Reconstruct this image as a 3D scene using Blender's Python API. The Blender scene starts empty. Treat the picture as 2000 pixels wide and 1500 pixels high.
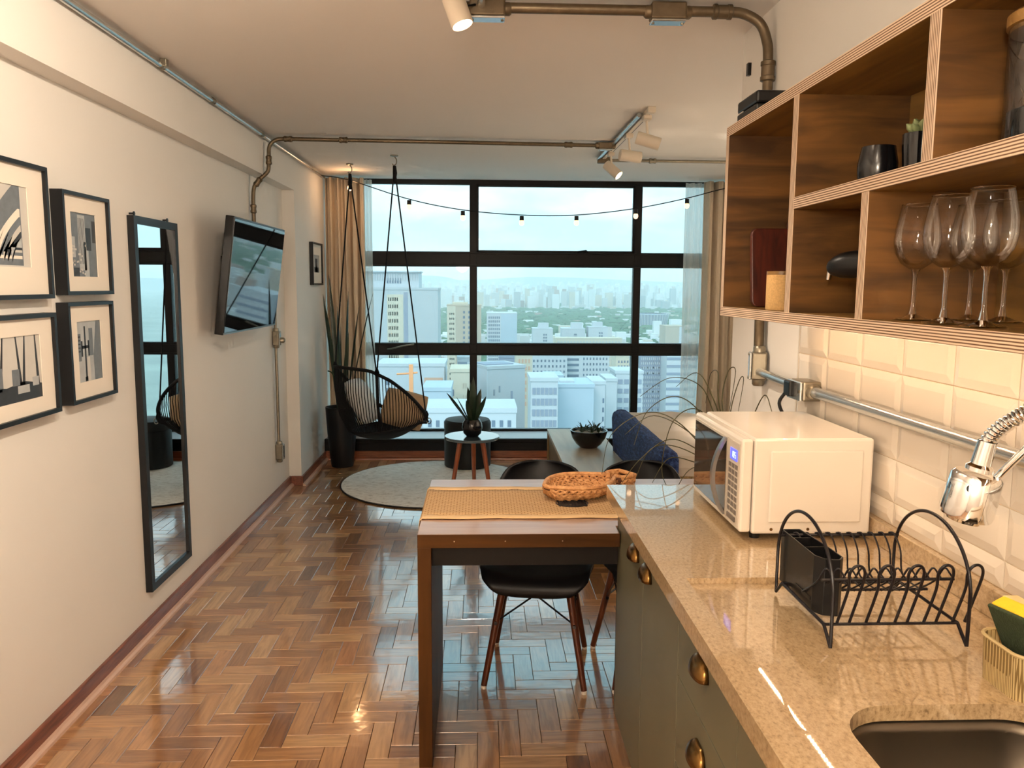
import bpy, bmesh, math, random
from mathutils import Vector, Matrix, noise as mnoise

random.seed(7)
PI = math.pi
scene = bpy.context.scene
C = scene.collection

# ------------------------------------------------------------------ camera
CAM_H = 1.51
F_PX = 1565.3
YAW, PITCH, ROLL = 0.03919, 0.1231, 0.00593
_f = Vector((math.sin(YAW)*math.cos(PITCH), math.cos(YAW)*math.cos(PITCH), -math.sin(PITCH)))
_r = Vector((math.cos(YAW), -math.sin(YAW), 0))
_u = _r.cross(_f)
R_ = _r*math.cos(ROLL) + _u*math.sin(ROLL)
U_ = -_r*math.sin(ROLL) + _u*math.cos(ROLL)
cam_data = bpy.data.cameras.new('camera')
cam_data.sensor_width = 36.0
cam_data.lens = F_PX/2000*36.0
cam_data.clip_start = 0.05
cam_data.clip_end = 60000
cam = bpy.data.objects.new('camera', cam_data)
C.objects.link(cam)
cam.matrix_world = Matrix(((R_.x, U_.x, -_f.x, 0), (R_.y, U_.y, -_f.y, 0), (R_.z, U_.z, -_f.z, CAM_H), (0, 0, 0, 1)))
scene.camera = cam

def at(x, y, Y):
    """world point at depth Y that the photograph shows at pixel x, y"""
    d = _f + R_*((x-1000)/F_PX) - U_*((y-750)/F_PX)
    p = d*(Y/d.y)
    return Vector((p.x, p.y, p.z+CAM_H))

# ------------------------------------------------------------------ world, sun, exposure
scene.view_settings.view_transform = 'Standard'
scene.view_settings.look = 'None'
scene.view_settings.gamma = 1.0
scene.view_settings.use_curve_mapping = False
scene.view_settings.exposure = 0.78
SKY_STRENGTH = 1.5
W = bpy.data.worlds.new('sky'); scene.world = W
W.use_nodes = True
wn = W.node_tree.nodes; wl = W.node_tree.links
wn.clear()
wo = wn.new('ShaderNodeOutputWorld'); wb = wn.new('ShaderNodeBackground')
tc = wn.new('ShaderNodeTexCoord'); sep = wn.new('ShaderNodeSeparateXYZ')
ramp = wn.new('ShaderNodeValToRGB')
ramp.color_ramp.elements[0].position = 0.0; ramp.color_ramp.elements[0].color = (0.33, 0.58, 0.67, 1)
ramp.color_ramp.elements[1].position = 0.35; ramp.color_ramp.elements[1].color = (0.26, 0.58, 0.68, 1)
mp = wn.new('ShaderNodeMapping'); mp.inputs['Scale'].default_value = (3.0, 3.0, 11.0); mp.inputs['Location'].default_value = (0.35, 0, 0.2)
nz = wn.new('ShaderNodeTexNoise'); nz.inputs['Scale'].default_value = 1.6; nz.inputs['Detail'].default_value = 6; nz.inputs['Roughness'].default_value = 0.55
cr = wn.new('ShaderNodeValToRGB'); cr.color_ramp.elements[0].position = 0.46; cr.color_ramp.elements[1].position = 0.62
mx = wn.new('ShaderNodeMix'); mx.data_type = 'RGBA'
mx.inputs['B'].default_value = (0.58, 0.72, 0.74, 1)
wl.new(tc.outputs['Generated'], sep.inputs[0]); wl.new(sep.outputs['Z'], ramp.inputs['Fac'])
wl.new(tc.outputs['Generated'], mp.inputs['Vector']); wl.new(mp.outputs['Vector'], nz.inputs['Vector'])
wl.new(nz.outputs['Fac'], cr.inputs['Fac']); wl.new(cr.outputs['Color'], mx.inputs['Factor'])
wl.new(ramp.outputs['Color'], mx.inputs['A']); wl.new(mx.outputs['Result'], wb.inputs['Color'])
wb.inputs['Strength'].default_value = SKY_STRENGTH
wl.new(wb.outputs[0], wo.inputs['Surface'])

sd = bpy.data.lights.new('sun', 'SUN'); sd.energy = 0.8; sd.angle = math.radians(25); sd.color = (1.0, 0.97, 0.93)
sun = bpy.data.objects.new('sun', sd); C.objects.link(sun)
sun.rotation_euler = Vector((0.35, 0.75, -0.75)).to_track_quat('-Z', 'Y').to_euler()
sun.location = (0, -5, 20)

scene.cycles.use_denoising = True
scene.cycles.use_adaptive_sampling = True
scene.cycles.adaptive_threshold = 0.08
scene.cycles.adaptive_min_samples = 24
scene.cycles.max_bounces = 7
scene.cycles.diffuse_bounces = 3
scene.cycles.glossy_bounces = 4
scene.cycles.transmission_bounces = 8
scene.cycles.transparent_max_bounces = 10
scene.cycles.volume_bounces = 1
scene.cycles.sample_clamp_indirect = 6.0
scene.cycles.caustics_reflective = False
scene.cycles.caustics_refractive = False

# ------------------------------------------------------------------ materials
MATS = {}
def srgb(r, g, b):
    def f(c):
        c /= 255
        return c/12.92 if c <= 0.04045 else ((c+0.055)/1.055)**2.4
    return (f(r), f(g), f(b))
def newmat(name):
    m = bpy.data.materials.new(name); m.use_nodes = True
    n = m.node_tree.nodes; l = m.node_tree.links
    b = n['Principled BSDF']
    MATS[name] = m
    return m, n, l, b
def M(name, col, rough=0.5, metal=0.0, var=0.06, vscale=8.0, bump=0.0, bscale=60.0, coat=0.0, emit=None, estr=0.0, ior=None, sheen=0.0, spec=None):
    """plain surface with a little noise in colour and an optional fine relief"""
    m, n, l, b = newmat(name)
    b.inputs['Roughness'].default_value = rough
    b.inputs['Metallic'].default_value = metal
    if coat: b.inputs['Coat Weight'].default_value = coat; b.inputs['Coat Roughness'].default_value = 0.08
    if ior: b.inputs['IOR'].default_value = ior
    if spec is not None: b.inputs['Specular IOR Level'].default_value = spec
    if sheen: b.inputs['Sheen Weight'].default_value = sheen
    t = n.new('ShaderNodeTexCoord')
    no = n.new('ShaderNodeTexNoise'); no.inputs['Scale'].default_value = vscale; no.inputs['Detail'].default_value = 4
    l.new(t.outputs['Object'], no.inputs['Vector'])
    mi = n.new('ShaderNodeMix'); mi.data_type = 'RGBA'
    mi.inputs['A'].default_value = tuple(max(0, c*(1-var)) for c in col) + (1,)
    mi.inputs['B'].default_value = tuple(min(1, c*(1+var)) for c in col) + (1,)
    l.new(no.outputs['Fac'], mi.inputs['Factor']); l.new(mi.outputs['Result'], b.inputs['Base Color'])
    if bump:
        nb = n.new('ShaderNodeTexNoise'); nb.inputs['Scale'].default_value = bscale; nb.inputs['Detail'].default_value = 3
        l.new(t.outputs['Object'], nb.inputs['Vector'])
        bp = n.new('ShaderNodeBump'); bp.inputs['Strength'].default_value = bump; bp.inputs['Distance'].default_value = 0.002
        l.new(nb.outputs['Fac'], bp.inputs['Height']); l.new(bp.outputs['Normal'], b.inputs['Normal'])
    if emit:
        b.inputs['Emission Color'].default_value = emit + (1,); b.inputs['Emission Strength'].default_value = estr
    return m
def WOOD(name, dark, light, axis='X', scale=6.0, stretch=9.0, rough=0.4, coat=0.0, coord='Object', streak=0.5, bump=0.08, spec=0.5):
    """wood with the grain along AXIS"""
    m, n, l, b = newmat(name)
    b.inputs['Roughness'].default_value = rough
    b.inputs['Specular IOR Level'].default_value = spec
    if coat: b.inputs['Coat Weight'].default_value = coat; b.inputs['Coat Roughness'].default_value = 0.1
    t = n.new('ShaderNodeTexCoord'); mp = n.new('ShaderNodeMapping')
    s = [stretch, stretch, stretch]; s['XYZ'.index(axis)] = 0.8
    mp.inputs['Scale'].default_value = s
    no = n.new('ShaderNodeTexNoise'); no.inputs['Scale'].default_value = scale; no.inputs['Detail'].default_value = 6; no.inputs['Distortion'].default_value = 0.8
    rp = n.new('ShaderNodeValToRGB')
    rp.color_ramp.elements[0].position = 0.5-streak/2; rp.color_ramp.elements[0].color = dark + (1,)
    rp.color_ramp.elements[1].position = 0.5+streak/2; rp.color_ramp.elements[1].color = light + (1,)
    l.new(t.outputs[coord], mp.inputs['Vector']); l.new(mp.outputs['Vector'], no.inputs['Vector'])
    l.new(no.outputs['Fac'], rp.inputs['Fac']); l.new(rp.outputs['Color'], b.inputs['Base Color'])
    bp = n.new('ShaderNodeBump'); bp.inputs['Strength'].default_value = bump; bp.inputs['Distance'].default_value = 0.001
    l.new(no.outputs['Fac'], bp.inputs['Height']); l.new(bp.outputs['Normal'], b.inputs['Normal'])
    return m
def GLASS(name, tint=(1, 1, 1), refl=0.08, rough=0.0, kfr=0.8):
    """thin pane: mostly clear with a mirror share that grows at grazing angles"""
    m, n, l, b = newmat(name)
    n.remove(b)
    tr = n.new('ShaderNodeBsdfTransparent'); tr.inputs['Color'].default_value = tint + (1,)
    gl = n.new('ShaderNodeBsdfGlossy'); gl.inputs['Roughness'].default_value = rough
    fr = n.new('ShaderNodeFresnel'); fr.inputs['IOR'].default_value = 1.45
    mu = n.new('ShaderNodeMath'); mu.operation = 'MULTIPLY_ADD'; mu.inputs[1].default_value = kfr; mu.inputs[2].default_value = refl
    mu.use_clamp = True
    ms = n.new('ShaderNodeMixShader')
    l.new(fr.outputs[0], mu.inputs[0]); l.new(mu.outputs[0], ms.inputs[0]); l.new(tr.outputs[0], ms.inputs[1]); l.new(gl.outputs[0], ms.inputs[2])
    l.new(ms.outputs[0], n['Material Output'].inputs['Surface'])
    return m

M('wall_paint', (0.84, 0.80, 0.745), 0.75, var=0.02, vscale=3, bump=0.05, bscale=180)
M('ceiling_paint', (0.87, 0.82, 0.765), 0.8, var=0.02, vscale=2, bump=0.04, bscale=150)
WOOD('skirting_wood', srgb(88, 45, 34), srgb(150, 88, 66), 'Y', 8, 9, 0.35, 0.3)
WOOD('skirting_wood_x', srgb(104, 50, 28), srgb(168, 92, 52), 'X', 8, 9, 0.35, 0.3)
M('quarter_round', srgb(206, 170, 148), 0.4, var=0.1, vscale=20)
M('black_steel', (0.004, 0.0042, 0.005), 0.42, var=0.2, bump=0.15, bscale=40, spec=0.2)
M('sill_white', srgb(196, 198, 204), 0.35)
GLASS('window_glass', (0.985, 0.995, 1.0), 0.0, kfr=0.35)
M('galvanised', srgb(150, 142, 126), 0.36, 0.85, var=0.25, vscale=40, bump=0.1, bscale=120)
M('galvanised_old', srgb(112, 98, 78), 0.45, 0.7, var=0.3, vscale=45, bump=0.15, bscale=110)
M('chrome', (0.82, 0.82, 0.82), 0.07, 1.0, var=0.02)
M('zinc_bright', srgb(205, 208, 208), 0.25, 0.9, var=0.08)
M('white_lamp', srgb(228, 214, 194), 0.45, var=0.03)
M('bulb_glow', (1.0, 0.8, 0.55), 0.4, emit=(1.0, 0.62, 0.38), estr=1.1)
M('lamp_glow', (1.0, 0.9, 0.75), 0.4, emit=(1.0, 0.80, 0.56), estr=9.0)
M('led_glow', (1.0, 0.9, 0.7), 0.4, emit=(1.0, 0.70, 0.44), estr=95.0)
M('black_plastic', (0.006, 0.006, 0.0065), 0.35, var=0.2, spec=0.3)
M('black_matte', (0.006, 0.006, 0.007), 0.45, var=0.2, spec=0.3)
M('black_gloss', (0.006, 0.006, 0.008), 0.06, coat=0.5)
M('screen', (0.008, 0.009, 0.011), 0.03, ior=1.9)
M('frame_black', (0.010, 0.011, 0.013), 0.4, var=0.25, vscale=60, spec=0.35)
M('mat_board', srgb(236, 226, 212), 0.85, var=0.02)
M('photo_pale', srgb(205, 200, 192), 0.5, var=0.12, vscale=14)
M('photo_light', srgb(178, 180, 180), 0.5, var=0.22, vscale=30)
M('photo_mid', srgb(112, 118, 124), 0.5, var=0.25, vscale=40)
M('photo_dark', srgb(48, 50, 54), 0.5, var=0.4, vscale=50)
m, n, l, b = newmat('mirror_glass'); b.inputs['Metallic'].default_value = 1; b.inputs['Roughness'].default_value = 0.0; b.inputs['Base Color'].default_value = (0.86, 0.88, 0.88, 1)
M('tile_white', srgb(226, 214, 198), 0.12, var=0.025, vscale=6, bump=0.02, bscale=14, coat=0.3)
M('grout', srgb(222, 200, 170), 0.8, var=0.05)
M('cabinet_green', srgb(98, 94, 74), 0.42, var=0.04, vscale=3)
M('cabinet_dark', (0.007, 0.0055, 0.0045), 0.5, spec=0.25)
M('bronze', srgb(120, 88, 46), 0.25, 0.95, var=0.35, vscale=30)
M('microwave_white', srgb(232, 222, 208), 0.22, var=0.015, coat=0.3)
M('microwave_trim', srgb(198, 186, 170), 0.3)
M('button_grey', srgb(110, 100, 92), 0.5)
M('display_blue', (0.05, 0.06, 0.3), 0.3, emit=(0.10, 0.12, 0.9), estr=0.9)
M('digit_blue', (0.5, 0.6, 1.0), 0.3, emit=(0.45, 0.62, 1.0), estr=0.8)
M('microwave_glass', (0.07, 0.052, 0.038), 0.04, ior=2.3, var=0.02)
M('brushed_silver', srgb(160, 158, 156), 0.28, 0.9, var=0.06)
M('steel_sink', srgb(96, 86, 74), 0.32, 0.9, var=0.08, vscale=4)
M('wire_black', (0.008, 0.006, 0.008), 0.35, spec=0.3)
M('sponge_yellow', srgb(244, 196, 40), 0.9, var=0.08, vscale=120, bump=0.5, bscale=200)
M('sponge_green', srgb(44, 56, 30), 0.95, var=0.5, vscale=150, bump=0.8, bscale=260)
M('beige_plastic', srgb(190, 166, 118), 0.5, var=0.05)
M('cream_box', srgb(234, 208, 150), 0.5)
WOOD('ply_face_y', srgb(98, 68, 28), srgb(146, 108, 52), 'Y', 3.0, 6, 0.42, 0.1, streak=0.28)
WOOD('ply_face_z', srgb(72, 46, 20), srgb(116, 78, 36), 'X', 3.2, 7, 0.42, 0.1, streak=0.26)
WOOD('board_dark', srgb(40, 14, 8), srgb(92, 34, 18), 'Z', 6, 9, 0.4)
WOOD('walnut_leg', srgb(58, 26, 14), srgb(112, 56, 32), 'Z', 5, 9, 0.35, 0.2)
WOOD('teak_leg', srgb(112, 52, 28), srgb(168, 90, 52), 'Z', 5, 9, 0.35, 0.2)
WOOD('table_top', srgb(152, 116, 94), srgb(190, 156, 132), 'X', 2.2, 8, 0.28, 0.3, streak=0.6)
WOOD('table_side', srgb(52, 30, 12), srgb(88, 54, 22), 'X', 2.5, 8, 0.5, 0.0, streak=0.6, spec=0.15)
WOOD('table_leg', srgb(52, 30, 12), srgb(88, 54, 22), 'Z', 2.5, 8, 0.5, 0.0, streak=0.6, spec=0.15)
WOOD('bench_top', srgb(176, 158, 132), srgb(212, 196, 170), 'Y', 1.8, 7, 0.42, 0.0, streak=0.6)
WOOD('bench_side', srgb(112, 84, 46), srgb(140, 108, 62), 'Y', 2, 7, 0.45)
M('cork', srgb(206, 166, 108), 0.85, var=0.3, vscale=220, bump=0.3, bscale=200)
M('ceramic_black', (0.004, 0.004, 0.005), 0.2, coat=0.15)
M('leaf_dark', srgb(34, 58, 34), 0.4, var=0.5, vscale=22)
M('leaf_snake', srgb(30, 48, 32), 0.38, var=0.6, vscale=30)
M('leaf_pale', srgb(128, 138, 92), 0.5, var=0.25, vscale=40)
M('grass_blade', srgb(70, 66, 34), 0.5, var=0.4, vscale=20)
M('soil', srgb(60, 46, 34), 0.95, var=0.5, vscale=120, bump=1.0, bscale=120)
M('gravel', srgb(196, 186, 172), 0.9, var=0.4, vscale=160, bump=1.0, bscale=160)
M('cushion_white', srgb(206, 204, 200), 0.9, var=0.1, vscale=40, bump=0.3, bscale=160)
M('cushion_tan', srgb(176, 148, 116), 0.9, var=0.12, vscale=30, bump=0.3, bscale=160)
M('rope_black', (0.006, 0.006, 0.007), 0.7, spec=0.2, bump=0.4, bscale=300)
M('velvet_black', (0.006, 0.008, 0.009), 0.6, sheen=0.1, var=0.2, spec=0.3)
M('side_table_top', srgb(80, 96, 104), 0.08, coat=0.6)
M('bed_linen', srgb(206, 192, 176), 0.9, var=0.05, vscale=12, bump=0.5, bscale=22)
M('curtain_cloth', srgb(222, 204, 180), 0.85, var=0.06, vscale=40, bump=0.15, bscale=400)

# --- parquet block: tone per block (object or mesh island), grain along the block's own length (uv)
m, n, l, b = newmat('parquet')
oi = n.new('ShaderNodeObjectInfo'); ge = n.new('ShaderNodeNewGeometry')
ad = n.new('ShaderNodeMath'); ad.operation = 'ADD'; fr = n.new('ShaderNodeMath'); fr.operation = 'FRACT'
l.new(oi.outputs['Random'], ad.inputs[0]); l.new(ge.outputs['Random Per Island'], ad.inputs[1]); l.new(ad.outputs[0], fr.inputs[0])
rp = n.new('ShaderNodeValToRGB'); rp.color_ramp.interpolation = 'LINEAR'
cols = [(0.0, srgb(118, 78, 46)), (0.06, srgb(150, 102, 62)), (0.4, srgb(178, 126, 78)), (0.75, srgb(192, 142, 92)), (0.93, srgb(208, 164, 112)), (1.0, srgb(178, 114, 72))]
while len(rp.color_ramp.elements) < len(cols): rp.color_ramp.elements.new(0.5)
for e, (p, c) in zip(rp.color_ramp.elements, cols): e.position = p; e.color = c + (1,)
l.new(fr.outputs[0], rp.inputs['Fac'])
uv = n.new('ShaderNodeUVMap'); mp = n.new('ShaderNodeMapping'); mp.inputs['Scale'].default_value = (5, 46, 1)
cb = n.new('ShaderNodeCombineXYZ'); sc = n.new('ShaderNodeMath'); sc.operation = 'MULTIPLY'; sc.inputs[1].default_value = 37.0
l.new(fr.outputs[0], sc.inputs[0]); l.new(sc.outputs[0], cb.inputs['X']); l.new(sc.outputs[0], cb.inputs['Y'])
l.new(cb.outputs[0], mp.inputs['Location']); l.new(uv.outputs['UV'], mp.inputs['Vector'])
no = n.new('ShaderNodeTexNoise'); no.inputs['Scale'].default_value = 1.0; no.inputs['Detail'].default_value = 6; no.inputs['Distortion'].default_value = 1.2
l.new(mp.outputs['Vector'], no.inputs['Vector'])
gr = n.new('ShaderNodeValToRGB')
gr.color_ramp.elements[0].position = 0.30; gr.color_ramp.elements[0].color = (0.50, 0.44, 0.40, 1)
gr.color_ramp.elements[1].position = 0.62; gr.color_ramp.elements[1].color = (1.0, 1.0, 1.0, 1)
l.new(no.outputs['Fac'], gr.inputs['Fac'])
mu = n.new('ShaderNodeMix'); mu.data_type = 'RGBA'; mu.blend_type = 'MULTIPLY'; mu.inputs['Factor'].default_value = 0.75
l.new(rp.outputs['Color'], mu.inputs['A']); l.new(gr.outputs['Color'], mu.inputs['B']); l.new(mu.outputs['Result'], b.inputs['Base Color'])
b.inputs['Roughness'].default_value = 0.30
b.inputs['Coat Weight'].default_value = 1.0; b.inputs['Coat Roughness'].default_value = 0.09; b.inputs['Coat IOR'].default_value = 2.2
tco = n.new('ShaderNodeTexCoord'); wv = n.new('ShaderNodeTexNoise'); wv.inputs['Scale'].default_value = 14; wv.inputs['Detail'].default_value = 2
l.new(ge.outputs['Position'], wv.inputs['Vector'])
bp = n.new('ShaderNodeBump'); bp.inputs['Strength'].default_value = 0.16; bp.inputs['Distance'].default_value = 0.004
l.new(wv.outputs['Fac'], bp.inputs['Height']); l.new(bp.outputs['Normal'], b.inputs['Normal']); l.new(bp.outputs['Normal'], b.inputs['Coat Normal'])
M('braid_gap_shade', srgb(84, 44, 18), 0.8, var=0.3)
M('floor_joint', (0.03, 0.02, 0.014), 0.8)

def SPECKLE(name, c0, c1, c2, scale, rough, stretch=(1, 1, 1), coat=0.0, bump=0.0):
    m, n, l, b = newmat(name)
    t = n.new('ShaderNodeTexCoord'); mp = n.new('ShaderNodeMapping'); mp.inputs['Scale'].default_value = stretch
    l.new(t.outputs['Object'], mp.inputs['Vector'])
    a = n.new('ShaderNodeTexNoise'); a.inputs['Scale'].default_value = scale; a.inputs['Detail'].default_value = 8; a.inputs['Roughness'].default_value = 0.75
    l.new(mp.outputs['Vector'], a.inputs['Vector'])
    r = n.new('ShaderNodeValToRGB'); e = r.color_ramp.elements
    e[0].position = 0.34; e[0].color = c0 + (1,); e[1].position = 0.66; e[1].color = c2 + (1,)
    k = e.new(0.48); k.color = c1 + (1,)
    l.new(a.outputs['Fac'], r.inputs['Fac']); l.new(r.outputs['Color'], b.inputs['Base Color'])
    b.inputs['Roughness'].default_value = rough
    if coat: b.inputs['Coat Weight'].default_value = coat; b.inputs['Coat Roughness'].default_value = 0.025; b.inputs['Coat IOR'].default_value = 1.75
    if bump:
        bp = n.new('ShaderNodeBump'); bp.inputs['Strength'].default_value = bump; bp.inputs['Distance'].default_value = 0.004
        l.new(a.outputs['Fac'], bp.inputs['Height']); l.new(bp.outputs['Normal'], b.inputs['Normal'])
    return m
SPECKLE('granite', srgb(134, 108, 74), srgb(178, 150, 112), srgb(198, 172, 136), 110, 0.32, (1.5, 0.9, 1), coat=1.0)
SPECKLE('rug_wool', srgb(176, 168, 156), srgb(236, 232, 224), srgb(248, 246, 240), 22, 0.95, (1, 3, 1), bump=0.8)
SPECKLE('throw_blue', srgb(10, 18, 44), srgb(26, 46, 96), srgb(66, 96, 156), 70, 0.9, (1, 0.3, 1), bump=0.6)
SPECKLE('woven_tan', srgb(110, 84, 48), srgb(178, 144, 96), srgb(206, 176, 128), 160, 0.8, (1, 1, 0.6), bump=0.8)
SPECKLE('braid', srgb(150, 98, 52), srgb(200, 142, 88), srgb(222, 170, 114), 40, 0.6, bump=0.5)

def CHECK(name, ca, cb_, sx, sy, sz, rough=0.85, bump=0.6):
    """woven cloth: small alternating cells"""
    m, n, l, b = newmat(name)
    t = n.new('ShaderNodeTexCoord'); mp = n.new('ShaderNodeMapping'); mp.inputs['Scale'].default_value = (sx, sy, sz)
    l.new(t.outputs['Object'], mp.inputs['Vector'])
    br = n.new('ShaderNodeTexBrick'); br.inputs['Scale'].default_value = 1.0
    br.inputs['Color1'].default_value = ca + (1,); br.inputs['Color2'].default_value = tuple(c*0.93 for c in ca) + (1,)
    br.inputs['Mortar'].default_value = cb_ + (1,); br.inputs['Mortar Size'].default_value = 0.07
    br.inputs['Brick Width'].default_value = 0.7; br.inputs['Row Height'].default_value = 0.35
    l.new(mp.outputs['Vector'], br.inputs['Vector']); l.new(br.outputs['Color'], b.inputs['Base Color'])
    b.inputs['Roughness'].default_value = rough
    bp = n.new('ShaderNodeBump'); bp.inputs['Strength'].default_value = bump; bp.inputs['Distance'].default_value = 0.002; bp.invert = True
    l.new(br.outputs['Fac'], bp.inputs['Height']); l.new(bp.outputs['Normal'], b.inputs['Normal'])
    return m
CHECK('runner_weave', srgb(206, 170, 124), srgb(150, 112, 70), 34, 34, 34)
M('runner_plain', srgb(214, 178, 132), 0.9, var=0.06, vscale=60, bump=0.2, bscale=300)
CHECK('basket_grid', srgb(192, 168, 118), srgb(120, 96, 52), 95, 95, 95, 0.5)

def PLY(name, axis):
    """cut edge of plywood: thin light and dark plies stacked along AXIS"""
    m, n, l, b = newmat(name)
    t = n.new('ShaderNodeTexCoord'); mp = n.new('ShaderNodeMapping')
    s = [0.6, 0.6, 0.6]; s['XYZ'.index(axis)] = 1.0
    mp.inputs['Scale'].default_value = s
    wv = n.new('ShaderNodeTexWave'); wv.wave_type = 'BANDS'; wv.bands_direction = axis
    wv.inputs['Scale'].default_value = 66.0; wv.inputs['Distortion'].default_value = 0.5; wv.inputs['Detail'].default_value = 3; wv.inputs['Detail Scale'].default_value = 0.6
    l.new(t.outputs['Object'], mp.inputs['Vector']); l.new(mp.outputs['Vector'], wv.inputs['Vector'])
    r = n.new('ShaderNodeValToRGB'); e = r.color_ramp.elements
    e[0].position = 0.12; e[0].color = srgb(96, 68, 48) + (1,); e[1].position = 0.75; e[1].color = srgb(222, 198, 172) + (1,)
    k = e.new(0.4); k.color = srgb(186, 154, 122) + (1,)
    l.new(wv.outputs['Fac'], r.inputs['Fac']); l.new(r.outputs['Color'], b.inputs['Base Color'])
    b.inputs['Roughness'].default_value = 0.6
PLY('ply_edge_z', 'Z'); PLY('ply_edge_y', 'Y')

m, n, l, b = newmat('sheer_cloth')
n.remove(b)
df = n.new('ShaderNodeBsdfDiffuse'); df.inputs['Color'].default_value = (0.85, 0.82, 0.77, 1)
tl = n.new('ShaderNodeBsdfTranslucent'); tl.inputs['Color'].default_value = (0.85, 0.82, 0.77, 1)
tr = n.new('ShaderNodeBsdfTransparent')
m1 = n.new('ShaderNodeMixShader'); m1.inputs[0].default_value = 0.5; m2 = n.new('ShaderNodeMixShader'); m2.inputs[0].default_value = 0.28
l.new(df.outputs[0], m1.inputs[1]); l.new(tl.outputs[0], m1.inputs[2]); l.new(m1.outputs[0], m2.inputs[1]); l.new(tr.outputs[0], m2.inputs[2])
l.new(m2.outputs[0], n['Material Output'].inputs['Surface'])

m, n, l, b = newmat('clear_glass')
b.inputs['Transmission Weight'].default_value = 1; b.inputs['Roughness'].default_value = 0.0; b.inputs['IOR'].default_value = 1.35
b.inputs['Base Color'].default_value = (0.99, 0.98, 0.96, 1)
GLASS('jar_glass', (0.96, 0.96, 0.94), 0.04)
GLASS('wine_glass', (0.985, 0.98, 0.97), 0.0, kfr=0.5)

# city
def FAC(name, col, var=0.05): return M(name, col, 0.85, var=var, vscale=0.15)
FAC('city_white', (0.50, 0.52, 0.55)); FAC('city_grey', (0.42, 0.44, 0.48)); FAC('city_cream', (0.56, 0.50, 0.40)); FAC('city_tan', (0.46, 0.38, 0.30))
FAC('city_blue', (0.42, 0.49, 0.56)); FAC('city_dark', (0.26, 0.29, 0.33)); FAC('city_window', (0.14, 0.18, 0.24), 0.4); FAC('city_roof', (0.58, 0.58, 0.58), 0.15)
FAC('city_brick', (0.58, 0.36, 0.26)); FAC('crane_orange', (0.85, 0.36, 0.16)); FAC('city_midgrey', (0.44, 0.46, 0.48)); FAC('city_slate', (0.27, 0.30, 0.37))
M('city_ground', (0.30, 0.33, 0.30), 0.95, var=0.5, vscale=0.01)
M('city_tree', (0.07, 0.14, 0.07), 0.95, var=0.5, vscale=0.05)
M('hill_green', (0.10, 0.16, 0.18), 0.95, var=0.2, vscale=0.001)
m, n, l, b = newmat('far_blocks')
ge = n.new('ShaderNodeNewGeometry'); rp = n.new('ShaderNodeValToRGB'); rp.color_ramp.interpolation = 'CONSTANT'
cc = [(0, (0.64, 0.66, 0.67)), (0.3, (0.5, 0.5, 0.5)), (0.5, (0.56, 0.5, 0.42)), (0.65, (0.42, 0.30, 0.25)), (0.75, (0.70, 0.71, 0.73)), (0.9, (0.38, 0.40, 0.42))]
while len(rp.color_ramp.elements) < len(cc): rp.color_ramp.elements.new(0.5)
for e, (p, c) in zip(rp.color_ramp.elements, cc): e.position = p; e.color = c + (1,)
l.new(ge.outputs['Random Per Island'], rp.inputs['Fac']); l.new(rp.outputs['Color'], b.inputs['Base Color']); b.inputs['Roughness'].default_value = 0.9

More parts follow.
